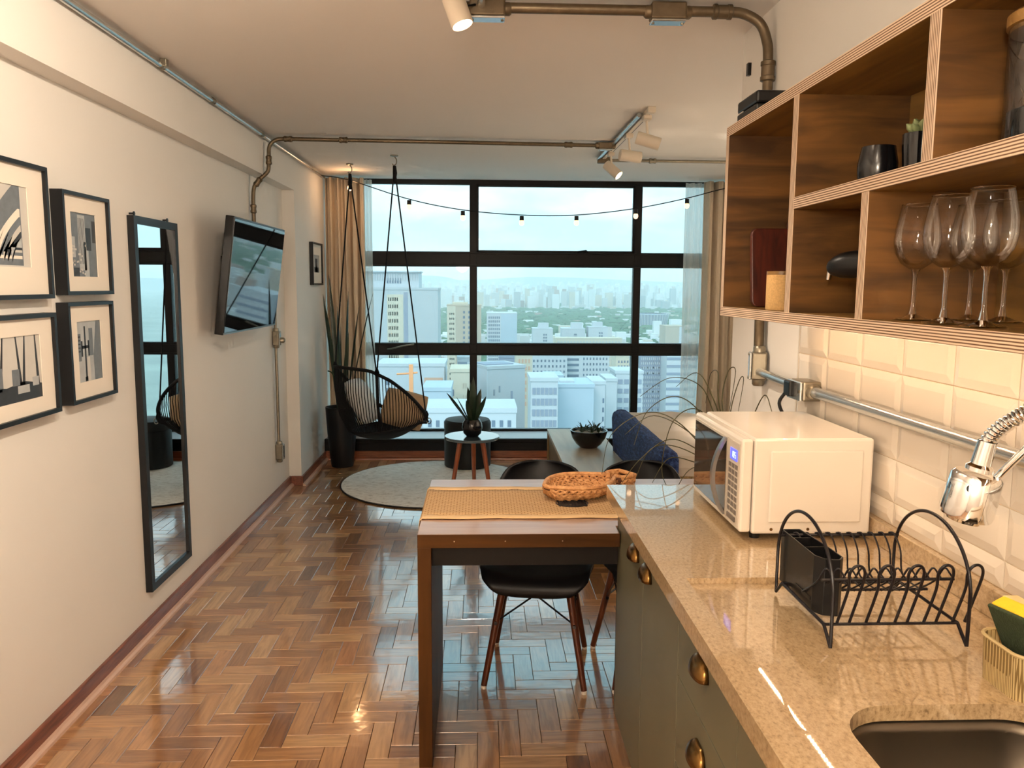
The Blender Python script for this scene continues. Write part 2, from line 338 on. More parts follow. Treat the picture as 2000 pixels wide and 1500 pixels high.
# ------------------------------------------------------------------ mesh helpers
def wloc(o):
    v = Vector((0, 0, 0))
    while o is not None: v = v + Vector(o.location); o = o.parent
    return v
class MB:
    """collects shapes in world coordinates; build() links them as ONE mesh object"""
    def __init__(s): s.v = []; s.f = []; s.uv = None
    def add(s, vs, fs):
        k = len(s.v); s.v += [Vector(p) for p in vs]; s.f += [tuple(i+k for i in q) for q in fs]; return s
    def box(s, x0, x1, y0, y1, z0, z1):
        return s.add([(x0, y0, z0), (x1, y0, z0), (x1, y1, z0), (x0, y1, z0), (x0, y0, z1), (x1, y0, z1), (x1, y1, z1), (x0, y1, z1)],
                     [(0, 3, 2, 1), (4, 5, 6, 7), (0, 1, 5, 4), (1, 2, 6, 5), (2, 3, 7, 6), (3, 0, 4, 7)])
    def obox(s, c, size, mat=None):
        k = len(s.v); x, y, z = (q/2 for q in size); s.box(-x, x, -y, y, -z, z)
        mat = mat or Matrix.Identity(3)
        for i in range(k, len(s.v)): s.v[i] = mat @ s.v[i] + Vector(c)
        return s
    def tube(s, pts, r, n=8, closed=False, cap=True):
        pts = [Vector(p) for p in pts]; N = len(pts)
        rs = r if isinstance(r, (list, tuple)) else [r]*N
        k = len(s.v); up = None
        for i, p in enumerate(pts):
            if closed: d = pts[(i+1) % N]-pts[i-1]
            else: d = pts[min(i+1, N-1)]-pts[max(i-1, 0)]
            d.normalize()
            if up is None: up = Vector((0, 0, 1)) if abs(d.z) < 0.9 else Vector((1, 0, 0))
            a = d.cross(up)
            if a.length < 1e-6: a = d.orthogonal()
            a.normalize(); b = a.cross(d).normalized(); up = b
            for j in range(n):
                t = 2*PI*j/n; s.v.append(p+(a*math.cos(t)+b*math.sin(t))*rs[i])
        M_ = N if closed else N-1
        for i in range(M_):
            for j in range(n):
                a0 = k+i*n+j; a1 = k+i*n+(j+1) % n; b0 = k+((i+1) % N)*n+j; b1 = k+((i+1) % N)*n+(j+1) % n
                s.f.append((a0, b0, b1, a1))
        if cap and not closed:
            s.f.append(tuple(k+j for j in range(n))); s.f.append(tuple(k+(N-1)*n+j for j in reversed(range(n))))
        return s
    def lathe(s, prof, c=(0, 0, 0), n=32, axis=None, close=False):
        """profile of (r, z) turned about the axis through C"""
        k = len(s.v); q = (Vector((0, 0, 1)).rotation_difference(Vector(axis)).to_matrix()) if axis else Matrix.Identity(3)
        c = Vector(c); rings = []
        for r, z in prof:
            if r < 1e-6: s.v.append(c+q @ Vector((0, 0, z))); rings.append([len(s.v)-1])
            else:
                ids = []
                for j in range(n):
                    t = 2*PI*j/n; s.v.append(c+q @ Vector((r*math.cos(t), r*math.sin(t), z))); ids.append(len(s.v)-1)
                rings.append(ids)
        for A, B in zip(rings, rings[1:]):
            if len(A) == 1 and len(B) == 1: continue
            for j in range(n):
                j2 = (j+1) % n
                if len(A) == 1: s.f.append((A[0], B[j2], B[j]))
                elif len(B) == 1: s.f.append((A[j], A[j2], B[0]))
                else: s.f.append((A[j], A[j2], B[j2], B[j]))
        return s
    def grid(s, fn, nu, nv, wrap=False):
        k = len(s.v)
        for i in range(nu+1):
            for j in range(nv+1): s.v.append(Vector(fn(i/nu, j/nv)))
        for i in range(nu):
            for j in range(nv):
                a = k+i*(nv+1)+j; s.f.append((a, a+nv+1, a+nv+2, a+1))
        return s
    def prism(s, poly, ax, a0, a1):
        """polygon in the two axes other than AX, extruded along AX from a0 to a1"""
        k = len(s.v); N = len(poly)
        def P(p, a):
            return {'X': (a, p[0], p[1]), 'Y': (p[0], a, p[1]), 'Z': (p[0], p[1], a)}[ax]
        s.v += [Vector(P(p, a0)) for p in poly]+[Vector(P(p, a1)) for p in poly]
        s.f.append(tuple(range(k, k+N))); s.f.append(tuple(range(k+2*N-1, k+N-1, -1)))
        for i in range(N): s.f.append((k+i, k+N+i, k+N+(i+1) % N, k+(i+1) % N))
        return s
    def build(s, name, mat, parent=None, smooth=False, bevel=0.0, bseg=2, solid=0.0, subsurf=0, angle=40, fix=True):
        off = wloc(parent) if parent is not None else Vector((0, 0, 0))
        me = bpy.data.meshes.new(name)
        me.from_pydata([tuple(p-off) for p in s.v], [], s.f)
        if fix:
            bm = bmesh.new(); bm.from_mesh(me); bmesh.ops.recalc_face_normals(bm, faces=bm.faces); bm.to_mesh(me); bm.free()
        me.materials.append(MATS[mat] if isinstance(mat, str) else mat)
        if smooth:
            me.shade_smooth()
            try: me.set_sharp_from_angle(angle=math.radians(angle))
            except Exception: pass
        o = bpy.data.objects.new(name, me); C.objects.link(o)
        if parent is not None: o.parent = parent
        if solid: md = o.modifiers.new('solid', 'SOLIDIFY'); md.thickness = solid; md.offset = 0
        if bevel:
            md = o.modifiers.new('bevel', 'BEVEL'); md.width = bevel; md.segments = bseg; md.limit_method = 'ANGLE'; md.angle_limit = math.radians(40)
        if subsurf: md = o.modifiers.new('subsurf', 'SUBSURF'); md.levels = subsurf; md.render_levels = subsurf
        return o
def tag(o, label=None, cat=None, group=None, kind=None):
    if label: o['label'] = label
    if cat: o['category'] = cat
    if group: o['group'] = group
    if kind: o['kind'] = kind
    return o
def thing(name, label, cat, loc=(0, 0, 0), group=None):
    o = bpy.data.objects.new(name, None); C.objects.link(o); o.location = loc; o.empty_display_size = 0.05
    return tag(o, label, cat, group)
def box(name, mat, ext, parent=None, **k): return MB().box(*ext).build(name, mat, parent, **k)
def struct(o, label=None): return tag(o, label, kind='structure')
def copy_tree(o, parent=None):
    c = o.copy(); C.objects.link(c); c.parent = parent
    for ch in list(o.children): copy_tree(ch, c)
    return c
def circ(cx, cy, r, n=24): return [(cx+r*math.cos(2*PI*i/n), cy+r*math.sin(2*PI*i/n)) for i in range(n)]
def rrect(x0, x1, y0, y1, r, n=6):
    out = []
    for cx, cy, a in ((x1-r, y1-r, 0), (x0+r, y1-r, PI/2), (x0+r, y0+r, PI), (x1-r, y0+r, 1.5*PI)):
        for i in range(n+1): t = a+PI/2*i/n; out.append((cx+r*math.cos(t), cy+r*math.sin(t)))
    return out
def smoothpath(pts, k=8):
    """Catmull-Rom through the points"""
    P = [Vector(p) for p in pts]; out = []
    for i in range(len(P)-1):
        p0 = P[max(i-1, 0)]; p1 = P[i]; p2 = P[i+1]; p3 = P[min(i+2, len(P)-1)]
        for j in range(k):
            t = j/k
            out.append(0.5*((2*p1)+(p2-p0)*t+(2*p0-5*p1+4*p2-p3)*t*t+(3*p1-p0-3*p2+p3)*t**3))
    out.append(P[-1]); return out
def light(name, kind, loc, energy, color, parent=None, target=None, **k):
    d = bpy.data.lights.new(name, kind); d.energy = energy; d.color = color
    for a, v in k.items(): setattr(d, a, v)
    o = bpy.data.objects.new(name, d); C.objects.link(o)
    o.location = Vector(loc)-(wloc(parent) if parent else Vector((0, 0, 0)))
    if parent: o.parent = parent
    if target is not None: o.rotation_euler = (Vector(target)-Vector(loc)).to_track_quat('-Z', 'Y').to_euler()
    return o

# ================================================================== STRUCTURE
CEIL = 2.43; WLX = -1.44; BEAMX = -1.35; WRX = 0.968
LEDGE_Y = 6.876; GLASS_Y = 7.295; SILL = 0.173

floor = struct(box('floor', 'floor_joint', (-1.6, 2.85, -1.3, 7.2, -0.12, -0.010)))
# herringbone parquet blocks 7 x 21 cm, laid square to the room
PW = 0.0715; PL = 3*PW
def block_mesh(vert):
    g = 0.0007; lx, ly = (PW, PL) if vert else (PL, PW)
    c = 0.0012; x, y = lx/2-g, ly/2-g; z = 0.0
    vs = [(-x, -y, -0.012), (x, -y, -0.012), (x, y, -0.012), (-x, y, -0.012), (-x, -y, z-c), (x, -y, z-c), (x, y, z-c), (-x, y, z-c),
          (-x+c, -y+c, z), (x-c, -y+c, z), (x-c, y-c, z), (-x+c, y-c, z)]
    fs = [(0, 1, 5, 4), (1, 2, 6, 5), (2, 3, 7, 6), (3, 0, 4, 7), (4, 5, 9, 8), (5, 6, 10, 9), (6, 7, 11, 10), (7, 4, 8, 11), (8, 9, 10, 11)]
    return vs, fs
def uv_of(me, vert, offs=None):
    ul = me.uv_layers.new(name='UVMap')
    for lp in me.loops:
        p = me.vertices[lp.vertex_index].co
        ul.data[lp.index].uv = (p.y, p.x) if vert else (p.x, p.y)
blocks = []
for t in range(-30, 14):
    for k in range(-40, 150):
        ox = -1.44 + (k+6*t)*PW; oy = -1.3+(k)*PW
        blocks.append((ox+1.5*PW, oy+0.5*PW, 0)); blocks.append((ox+0.5*PW, oy+2.5*PW, 1))
blocks = [q for q in blocks if -1.50 < q[0] < 2.75 and -1.2 < q[1] < 6.92]
def showing(q): return -1.41 < q[0] < 0.40 and q[1] > 2.2 and not (-0.22 < q[0] < -0.13 and 2.4 < q[1] < 3.2)
near = sorted([q for q in blocks if showing(q)], key=lambda q: q[1])[:300]
nearset = set(near)
bmesh_data = []
for v in (0, 1):
    vs, fs = block_mesh(v); me = bpy.data.meshes.new('parquet_block'); me.from_pydata(vs, [], fs); uv_of(me, v); me.materials.append(MATS['parquet']); bmesh_data.append(me)
rb = random.Random(3)
for q in near:
    o = bpy.data.objects.new('parquet_block', bmesh_data[q[2]]); C.objects.link(o); o.parent = floor
    o.location = (q[0], q[1], rb.uniform(-0.0003, 0.0003)); o.rotation_euler = (rb.uniform(-0.0012, 0.0012), rb.uniform(-0.0012, 0.0012), 0)
AV = []; AF = []; AU = []
for q in blocks:
    if q in nearset: continue
    vs, fs = block_mesh(q[2]); k = len(AV); rx, ry = rb.uniform(-0.001, 0.001), rb.uniform(-0.001, 0.001)
    AV += [(x+q[0], y+q[1], z+x*rx+y*ry) for x, y, z in vs]; AF += [tuple(i+k for i in f) for f in fs]
    AU += [(y, x) if q[2] else (x, y) for x, y, z in vs]
me = bpy.data.meshes.new('parquet_field'); me.from_pydata(AV, [], AF); ul = me.uv_layers.new(name='UVMap')
for lp in me.loops: ul.data[lp.index].uv = AU[lp.vertex_index]
me.materials.append(MATS['parquet']); o = bpy.data.objects.new('parquet_field', me); C.objects.link(o); o.parent = floor; o['kind'] = 'stuff'

struct(box('ceiling', 'ceiling_paint', (-1.6, 2.85, -1.3, 7.36, CEIL, CEIL+0.15)))
wall_left = struct(box('wall_left', 'wall_paint', (-1.60, WLX, -1.3, 7.36, -0.1, CEIL)))
box('beam', 'wall_paint', (WLX, BEAMX, -1.3, 5.97, 2.18, CEIL), wall_left)
box('pilaster', 'wall_paint', (WLX, BEAMX, 5.97, 7.30, -0.01, CEIL), wall_left)
wall_right = struct(box('wall_right', 'wall_paint', (WRX, 1.12, -1.3, 3.05, -0.1, CEIL)))
struct(box('wall_alcove', 'wall_paint', (1.12, 2.85, 2.93, 3.05, -0.1, CEIL)))
struct(box('wall_bedside', 'wall_paint', (2.70, 2.85, 3.05, 7.36, -0.1, CEIL)))
struct(box('wall_back', 'wall_paint', (-1.6, 1.12, -1.45, -1.3, -0.1, CEIL)))
# skirting boards with a pale quarter-round strip at the floor
def skirting(name, segs, mat, ax):
    root = struct(MB().box(*segs[0]).build(name, mat, bevel=0.004))
    return root
sk = struct(MB().box(WLX, WLX+0.016, -1.3, 5.97, 0, 0.072).build('baseboard_left', 'skirting_wood', bevel=0.004))
MB().prism([(WLX+0.016, 0.0), (WLX+0.038, 0.0), (WLX+0.036, 0.010), (WLX+0.028, 0.017), (WLX+0.016, 0.019)], 'Y', -1.3, 5.957).build('quarter_round', 'quarter_round', sk)
sp = struct(MB().box(BEAMX, BEAMX+0.016, 5.95, LEDGE_Y-0.016, 0, 0.072).build('baseboard_pilaster', 'skirting_wood', bevel=0.004))
MB().box(WLX+0.016, BEAMX+0.016, 5.954, 5.97, 0, 0.072).build('return_piece', 'skirting_wood', sp, bevel=0.003)
MB().prism([(BEAMX+0.016, 0.0), (BEAMX+0.038, 0.0), (BEAMX+0.036, 0.010), (BEAMX+0.028, 0.017), (BEAMX+0.016, 0.019)], 'Y', 5.94, LEDGE_Y-0.02).build('quarter_round', 'quarter_round', sp)
sw = struct(MB().box(BEAMX, 2.70, LEDGE_Y-0.016, LEDGE_Y, 0, 0.073).build('baseboard_window', 'skirting_wood_x', bevel=0.004))
MB().prism([(LEDGE_Y-0.016, 0), (LEDGE_Y-0.036, 0), (LEDGE_Y-0.033, 0.012), (LEDGE_Y-0.016, 0.018)], 'X', BEAMX, 2.70).build('quarter_round', 'skirting_wood_x', sw)
# low black plinth and pale sill under the window
wl_ = struct(box('wall_window', 'black_steel', (BEAMX, 2.70, LEDGE_Y, 7.36, -0.1, SILL-0.012)))
box('sill_board', 'sill_white', (BEAMX, 2.70, LEDGE_Y+0.03, 7.27, SILL-0.012, SILL), wl_)
box('sill_nosing', 'black_steel', (BEAMX, 2.70, LEDGE_Y-0.006, LEDGE_Y+0.03, SILL-0.03, SILL+0.004), wl_, bevel=0.004)

# steel window: frame, two mullions, two heavy transoms, nine panes
win = thing('window_1', None, None, (0.5, GLASS_Y, SILL)); win['kind'] = 'structure'
y0, y1 = GLASS_Y-0.03, GLASS_Y+0.03
WX0, WX1 = -1.32, 2.62
MX = [(-0.101, -0.035), (1.376, 1.442)]
BZ = [(0.872, 0.985), (1.668, 1.802)]
box('top_rail', 'black_steel', (WX0, WX1, y0, y1, 2.388, CEIL), win, bevel=0.004)
box('bottom_rail', 'black_steel', (WX0, WX1, y0, y1, SILL, SILL+0.02), win, bevel=0.004)
for x0 in (WX0-0.04, WX1): box('jamb', 'black_steel', (x0, x0+0.06, y0, y1, SILL, CEIL), win)
for a, b_ in MX: box('mullion', 'black_steel', (a, b_, y0-0.012, y1, SILL, 2.40), win, bevel=0.005)
for a, b_ in BZ:
    tr_ = box('transom', 'black_steel', (WX0, WX1, y0-0.008, y1, a, b_), win, bevel=0.005)
    for zz in (a+0.012, b_-0.012): box('glazing_bead', 'black_steel', (WX0, WX1, y0-0.016, y0-0.006, zz-0.008, zz+0.008), tr_, bevel=0.003)
xs = [WX0, MX[0][0], MX[0][1], MX[1][0], MX[1][1], WX1]; zs = [SILL+0.02, BZ[0][0], BZ[0][1], BZ[1][0], BZ[1][1], 2.388]
for i in (0, 2, 4):
    for j in (0, 2, 4):
        box('pane', 'window_glass', (xs[i]+0.001, xs[i+1]-0.001, GLASS_Y-0.002, GLASS_Y+0.002, zs[j], zs[j+1]), win)
        sash = MB()
        if j == 4 and i == 2:
            e = 0.014; X0, X1, Z0, Z1 = xs[i], xs[i+1], zs[j], zs[j+1]
            sash.box(X0, X1, y0, y1-0.02, Z0, Z0+e).box(X0, X1, y0, y1-0.02, Z1-e, Z1).box(X0, X0+e, y0, y1-0.02, Z0, Z1).box(X1-e, X1, y0, y1-0.02, Z0, Z1)
            so = sash.build('sash', 'black_steel', win)
            MB().tube([(0.86, y0-0.03, 1.806), (0.94, y0-0.04, 1.815), (0.96, y0-0.03, 1.80)], 0.008).build('handle', 'black_steel', so, smooth=True)
h = MB().tube([(-0.84, y0-0.02, 0.93), (-0.80, y0-0.05, 0.935), (-0.70, y0-0.05, 0.96), (-0.60, y0-0.05, 0.975)], 0.007).build('handle', 'galvanised', win, smooth=True)

# wall tiles behind the counter: bevelled 10 x 20 cm
tz = [1.311+0.1, 1.311, 1.211, 1.111, 1.011]
MB().box(WRX-0.003, WRX, 0.2, 2.386, 0.955, 1.424).build('grout', 'grout', wall_right)
def tile_mesh(w, h):
    g = 0.0011; t0, t1, bv = 0.004, 0.0085, 0.019
    a, c = w/2-g, h/2-g; bz = min(bv, h*0.35)
    vs = [(0, -a, -c), (0, a, -c), (0, a, c), (0, -a, c), (-t0, -a, -c), (-t0, a, -c), (-t0, a, c), (-t0, -a, c),
          (-t1, -a+bv, -c+bz), (-t1, a-bv, -c+bz), (-t1, a-bv, c-bz), (-t1, -a+bv, c-bz)]
    fs = [(0, 4, 5, 1), (1, 5, 6, 2), (2, 6, 7, 3), (3, 7, 4, 0), (4, 8, 9, 5), (5, 9, 10, 6), (6, 10, 11, 7), (7, 11, 8, 4), (8, 11, 10, 9)]
    me = bpy.data.meshes.new('tile'); me.from_pydata(vs, [], fs); me.materials.append(MATS['tile_white'])
    bm = bmesh.new(); bm.from_mesh(me); bmesh.ops.recalc_face_normals(bm, faces=bm.faces); bm.to_mesh(me); bm.free()
    # outward is -X
    return me
full = tile_mesh(0.2, 0.1); cut = tile_mesh(0.2, 0.054)
yy = 2.385
while yy > 0.3:
    for k, ztop in enumerate(tz):
        o = bpy.data.objects.new('tile', full); C.objects.link(o); o.parent = wall_right; o.location = (WRX-0.001, yy-0.1, ztop-0.05)
        if k == 4: o.location = (WRX-0.001, yy-0.1, 1.011-0.027); o.data = cut
    yy -= 0.2
box('tile_edge_trim', 'tile_white', (WRX-0.006, WRX, 2.385, 2.392, 0.955, 1.424), wall_right)
box('black_clip', 'black_plastic', (WRX-0.012, WRX, 2.955, 2.975, 2.262, 2.305), wall_right)

# ================================================================== CURTAINS
def curtain(name, label, mat, x0, x1, yc, amp, folds, z0=0.02, z1=2.41, seed=1, solid=0.003):
    r = random.Random(seed); ph = [r.uniform(0, 6.28) for _ in range(4)]
    def fn(u, v):
        x = x0+(x1-x0)*u
        s_ = math.sin(u*folds*2*PI+ph[0]+0.35*math.sin(v*2.2+ph[1]))
        y = yc+amp*(s_*0.75+0.3*math.sin(u*folds*4.3*PI+ph[2]))*(0.75+0.25*v)
        return (x+0.012*math.sin(v*5+u*9+ph[3])*(1-v), y, z1+(z0-z1)*(1-v) if False else z0+(z1-z0)*v)
    o = MB().grid(fn, max(40, int(folds*14)), 14).build(name, mat, None, smooth=True, solid=solid, fix=False)
    return tag(o, label, 'curtain')
curtain('curtain', 'heavy beige curtain gathered at the left end of the window behind the tall plant', 'curtain_cloth', -1.335, -1.0, 7.06, 0.05, 5, seed=2)
curtain('sheer_curtain', 'thin white sheer curtain at the left edge of the window glass', 'sheer_cloth', -1.04, -0.95, 7.17, 0.02, 3, seed=3, solid=0)
curtain('curtain', 'heavy beige curtain hanging at the right end of the window beyond the bed', 'curtain_cloth', 1.95, 2.66, 7.05, 0.055, 8, seed=8)
curtain('sheer_curtain', 'thin white sheer curtain between the right window panes and the beige curtain', 'sheer_cloth', 1.80, 2.05, 7.17, 0.025, 4, seed=5, solid=0)

# ================================================================== CONDUITS
PR = 0.0125
def coupler(mb, p, axis, L=0.05, r=0.019):
    p = Vector(p); d = Vector(axis).normalized()
    mb.lathe([(PR, -L/2-0.006), (r, -L/2), (r, -L/2+0.012), (r*0.9, -L/2+0.014), (r*0.9, L/2-0.014), (r, L/2-0.012), (r, L/2), (PR, L/2+0.006)], p, 16, d)
def condulet(root, c, axis, lidn, L=0.10, w=0.042, mat='galvanised_old', lid='zinc_bright'):
    """cast conduit box with a bolted cover"""
    c = Vector(c); a = Vector(axis).normalized(); nn = Vector(lidn).normalized(); s_ = a.cross(nn)
    Mx = Matrix((a, s_, nn)).transposed()
    b = MB().obox(c, (L, w, w), Mx).build('conduit_box', mat, root, bevel=0.006)
    for sg in (-1, 1): 
        mb = MB(); mb.lathe([(0.021, 0), (0.021, 0.016), (0.0165, 0.022), (0.0, 0.022)], c+a*sg*(L/2-0.002), 16, a*sg); mb.build('hub', mat, b, smooth=True)
    MB().obox(c+nn*(w/2+0.004), (L*0.98, w*0.98, 0.008), Mx).build('cover', lid, b, bevel=0.003)
    for sg in (-1, 1): MB().lathe([(0.005, 0), (0.005, 0.003), (0, 0.004)], c+nn*(w/2+0.008)+a*sg*L*0.42, 10, nn).build('cover_screw', 'galvanised', b)
    return b
def clip(mb, p, axis, nn):
    p = Vector(p); a = Vector(axis).normalized(); nn = Vector(nn).normalized(); s_ = a.cross(nn)
    Mx = Matrix((a, s_, nn)).transposed()
    mb.obox(p-nn*0.004, (0.026, 0.048, 0.028), Mx)

# run along the top of the left wall
cl = thing('conduit', 'shiny steel conduit running along the top of the left wall', 'conduit', (-1.328, 5.0, 2.405))
MB().tube([(-1.328, -1.2, 2.405), (-1.328, 7.0, 2.405)], PR, 14).build('pipe', 'zinc_bright', cl, smooth=True)
for yv in (3.52, 4.16, 5.05):
    mb = MB(); coupler(mb, (-1.328, yv, 2.405), (0, 1, 0), 0.03, 0.0165); mb.build('coupling', 'galvanised', cl, smooth=True)
mb = MB(); mb.box(-1.325, -1.300, 3.50, 3.53, 2.40, CEIL); mb.build('bracket', 'galvanised', cl, bevel=0.002)

# run across the ceiling down to the television
ct = thing('conduit', 'grey conduit crossing the ceiling and bending down the left wall to the television', 'conduit', (-1.415, 5.18, 1.85))
zc = CEIL-0.028
pts = [(0.83, 5.28, zc), (0.3, 5.25, zc), (-0.4, 5.215, zc), (-1.18, 5.185, zc)]
pts += smoothpath([(-1.20, 5.185, zc), (-1.27, 5.18, zc-0.006), (-1.312, 5.175, zc-0.045), (-1.318, 5.17, zc-0.11), (-1.318, 5.165, 2.25), (-1.325, 5.16, 2.20), (-1.37, 5.155, 2.155), (-1.405, 5.15, 2.11), (-1.414, 5.145, 2.05), (-1.414, 5.14, 1.95), (-1.414, 5.14, 1.80)], 6)
MB().tube(pts, PR, 12).build('pipe', 'galvanised_old', ct, smooth=True)
for p, a in (((0.56, 5.265, zc), (1, 0, 0)), ((-0.86, 5.195, zc), (1, 0, 0)), ((-1.20, 5.185, zc), (1, 0, 0)), ((-1.318, 5.168, 2.27), (0, 0, 1)), ((-1.385, 5.153, 2.135), (0.6, 0, 0.8)), ((-1.414, 5.14, 1.97), (0, 0, 1))):
    mb = MB(); coupler(mb, p, a, 0.045); mb.build('coupling', 'galvanised_old', ct, smooth=True)
condulet(ct, (0.80, 5.28, zc), (1, 0, 0), (0, 0, -1), 0.09)
# drop below the television to a socket box
cd = thing('conduit', 'thin vertical conduit on the left wall below the television ending in a socket box', 'conduit', (-1.415, 5.60, 0.3))
MB().tube([(-1.418, 5.60, 1.32), (-1.418, 5.60, 0.38)], 0.011, 12).build('pipe', 'galvanised', cd, smooth=True)
condulet(cd, (-1.415, 5.60, 1.135), (0, 0, 1), (1, 0, 0), 0.10, 0.042, 'galvanised')
MB().lathe([(0.02, 0), (0.02, 0.02), (0.012, 0.03), (0, 0.03)], (-1.385, 5.60, 1.12), 14, (1, 0, 0)).build('plug', 'galvanised', cd, smooth=True)
condulet(cd, (-1.415, 5.60, 0.335), (0, 0, 1), (1, 0, 0), 0.11, 0.046, 'galvanised')
# run over the kitchen ceiling and down the right wall
ck = thing('conduit', 'thick weathered conduit crossing the kitchen ceiling and bending down beside the plywood shelf', 'conduit', (0.94, 2.71, 1.30))
zk = CEIL-0.028; YK = 2.73
pts = [(0.0, YK, zk), (0.62, YK, zk)]+smoothpath([(0.80, YK, zk), (0.86, YK, zk-0.004), (0.915, YK-0.004, zk-0.035), (0.938, YK-0.01, zk-0.09), (0.942, YK-0.02, zk-0.16), (0.942, YK-0.03, 2.0), (0.942, YK-0.04, 1.6), (0.942, YK-0.05, 1.28)], 6)
MB().tube(pts, 0.0165, 14).build('pipe', 'galvanised_old', ck, smooth=True)
for p, a in (((0.79, YK, zk), (1, 0, 0)), ((0.942, YK-0.022, zk-0.19), (0, 0, 1))):
    mb = MB(); coupler(mb, p, a, 0.06, 0.024); mb.build('coupling', 'galvanised_old', ck, smooth=True)
mb = MB(); mb.box(0.93, WRX, YK-0.065, YK+0.01, 2.10, 2.135); mb.build('bracket', 'galvanised_old', ck, bevel=0.003)
condulet(ck, (0.02, YK, zk-0.004), (1, 0, 0), (0, 0, -1), 0.115, 0.054)
condulet(ck, (0.61, YK, zk-0.004), (1, 0, 0), (0, 0, -1), 0.115, 0.054)
condulet(ck, (0.94, YK-0.065, 1.243), (0, 0, 1), (-1, 0.25, 0), 0.095, 0.05, 'galvanised')
# horizontal run under the shelf
cs = thing('conduit', 'silver conduit running along the tiles under the shelf above the microwave', 'conduit', (0.935, 1.5, 1.215))
MB().tube([(0.935, 2.64, 1.225), (0.935, 2.30, 1.217)], 0.0135, 14).build('pipe', 'zinc_bright', cs, smooth=True)
MB().tube([(0.935, 2.22, 1.216), (0.935, 0.3, 1.216)], 0.0155, 14).build('pipe', 'zinc_bright', cs, smooth=True)
cb2 = condulet(cs, (0.935, 2.255, 1.215), (0, 1, 0), (-1, 0, 0), 0.10, 0.056, 'galvanised')
MB().box(0.885, 0.905, 2.25, 2.298, 1.195, 1.24).build('plug', 'black_plastic', cs, bevel=0.005)
cab = MB().tube(smoothpath([(0.888, 2.29, 1.20), (0.875, 2.295, 1.17), (0.885, 2.27, 1.13), (0.90, 2.21, 1.08), (0.92, 2.16, 1.03)], 6), 0.005, 8).build('power_cord', 'black_plastic', cs, smooth=True)
# short run by the track
c3 = thing('conduit', 'thin conduit on the ceiling from the track light towards the bed alcove', 'conduit', (0.9, 5.9, zc))
MB().tube([(0.86, 5.88, zc), (2.0, 5.90, zc)], 0.011, 12).build('pipe', 'galvanised', c3, smooth=True)
mb = MB(); coupler(mb, (1.235, 5.887, zc), (1, 0, 0), 0.045); mb.build('coupling', 'galvanised', c3, smooth=True)
MB().obox((0.88, 5.88, zc), (0.09, 0.045, 0.045)).build('conduit_box', 'galvanised_old', c3, bevel=0.006)

# ================================================================== TRACK AND SPOTS
tk = thing('light_track', 'white ceiling light track with silver pipe over the living area', 'light track', (0.88, 5.0, CEIL))
MB().box(0.868, 0.892, 4.27, 5.90, CEIL-0.022, CEIL).build('rail', 'white_lamp', tk, bevel=0.002)
MB().tube([(0.845, 4.40, CEIL-0.016), (0.845, 5.92, CEIL-0.016)], 0.012, 12).build('pipe', 'zinc_bright', tk, smooth=True)
MB().box(0.895, 0.902, 4.40, 5.80, CEIL-0.016, CEIL-0.006).build('cable', 'black_plastic', tk)
MB().box(0.862, 0.904, 4.255, 4.30, CEIL-0.03, CEIL).build('end_cap', 'white_lamp', tk, bevel=0.003)
def spot(label, base, head, aim, r, L, energy, cone=70, adapter=True):
    """cylinder spotlight: adapter on the ceiling rail, stem, tilted can, glowing front"""
    base = Vector(base); head = Vector(head); d = Vector(aim).normalized()
    t = thing('spotlight', label, 'spotlight', base, 'ceiling spotlights')
    if adapter: MB().obox(base+Vector((0, 0, -0.012)), (0.045, 0.07, 0.024)).build('adapter', 'white_lamp', t, bevel=0.004)
    MB().tube([base+Vector((0, 0, -0.02)), head], 0.007, 10).build('stem', 'white_lamp', t, smooth=True)
    back = head-d*L*0.5
    can = MB().lathe([(0, 0), (r*0.94, 0), (r, 0.006), (r, L), (r*0.92, L), (r*0.88, L-0.012), (0, L-0.014)], back, 28, d).build('can', 'white_lamp', t, smooth=True)
    MB().lathe([(0, 0), (r*0.84, 0), (r*0.84, 0.003), (0, 0.003)], back+d*(L-0.013), 24, d).build('lens', 'lamp_glow', can)
    light('spot_beam', 'SPOT', back+d*(L+0.01), energy, (1.0, 0.84, 0.66), t, back+d*(L+1), spot_size=math.radians(cone), spot_blend=0.7, shadow_soft_size=0.03)
    return t
spot('white spotlight nearest the kitchen on the living room track, aimed right', (0.885, 4.40, CEIL-0.02), (0.90, 4.42, 2.285), (0.92, -0.1, -0.28), 0.034, 0.13, 130, 50)
spot('middle white spotlight of the three on the living room track', (0.885, 4.92, CEIL-0.02), (0.90, 4.94, 2.285), (0.98, 0.12, -0.10), 0.034, 0.13, 130, 45)
spot('white spotlight farthest from the kitchen on the living room track, pointing down', (0.885, 5.60, CEIL-0.02), (0.90, 5.60, 2.295), (0.62, -0.35, -0.62), 0.034, 0.125, 230)
# kitchen rail: one spot hangs in view, its unseen neighbours are added for warm light
t2 = thing('light_track', 'silver pipe and light rail on the kitchen ceiling leading back from the conduit', 'light track', (-0.05, 1.0, CEIL))
MB().box(-0.115, -0.09, -1.0, 2.66, CEIL-0.022, CEIL).build('rail', 'white_lamp', t2, bevel=0.002)
MB().tube([(0.0, YK-0.03, zk), (0.0, -1.0, zk)], 0.0125, 12).build('pipe', 'zinc_bright', t2, smooth=True)
MB().tube(smoothpath([(-0.08, 2.63, CEIL-0.03), (-0.05, 2.66, CEIL-0.045), (-0.02, 2.70, CEIL-0.03)], 5), 0.004, 8).build('cable', 'black_plastic', t2, smooth=True)
spot('large white spotlight hanging from the kitchen ceiling at the top of the picture', (-0.10, 2.60, CEIL-0.02), (-0.075, 2.53, 2.335), (0.28, -0.12, -0.78), 0.034, 0.115, 25, 95)
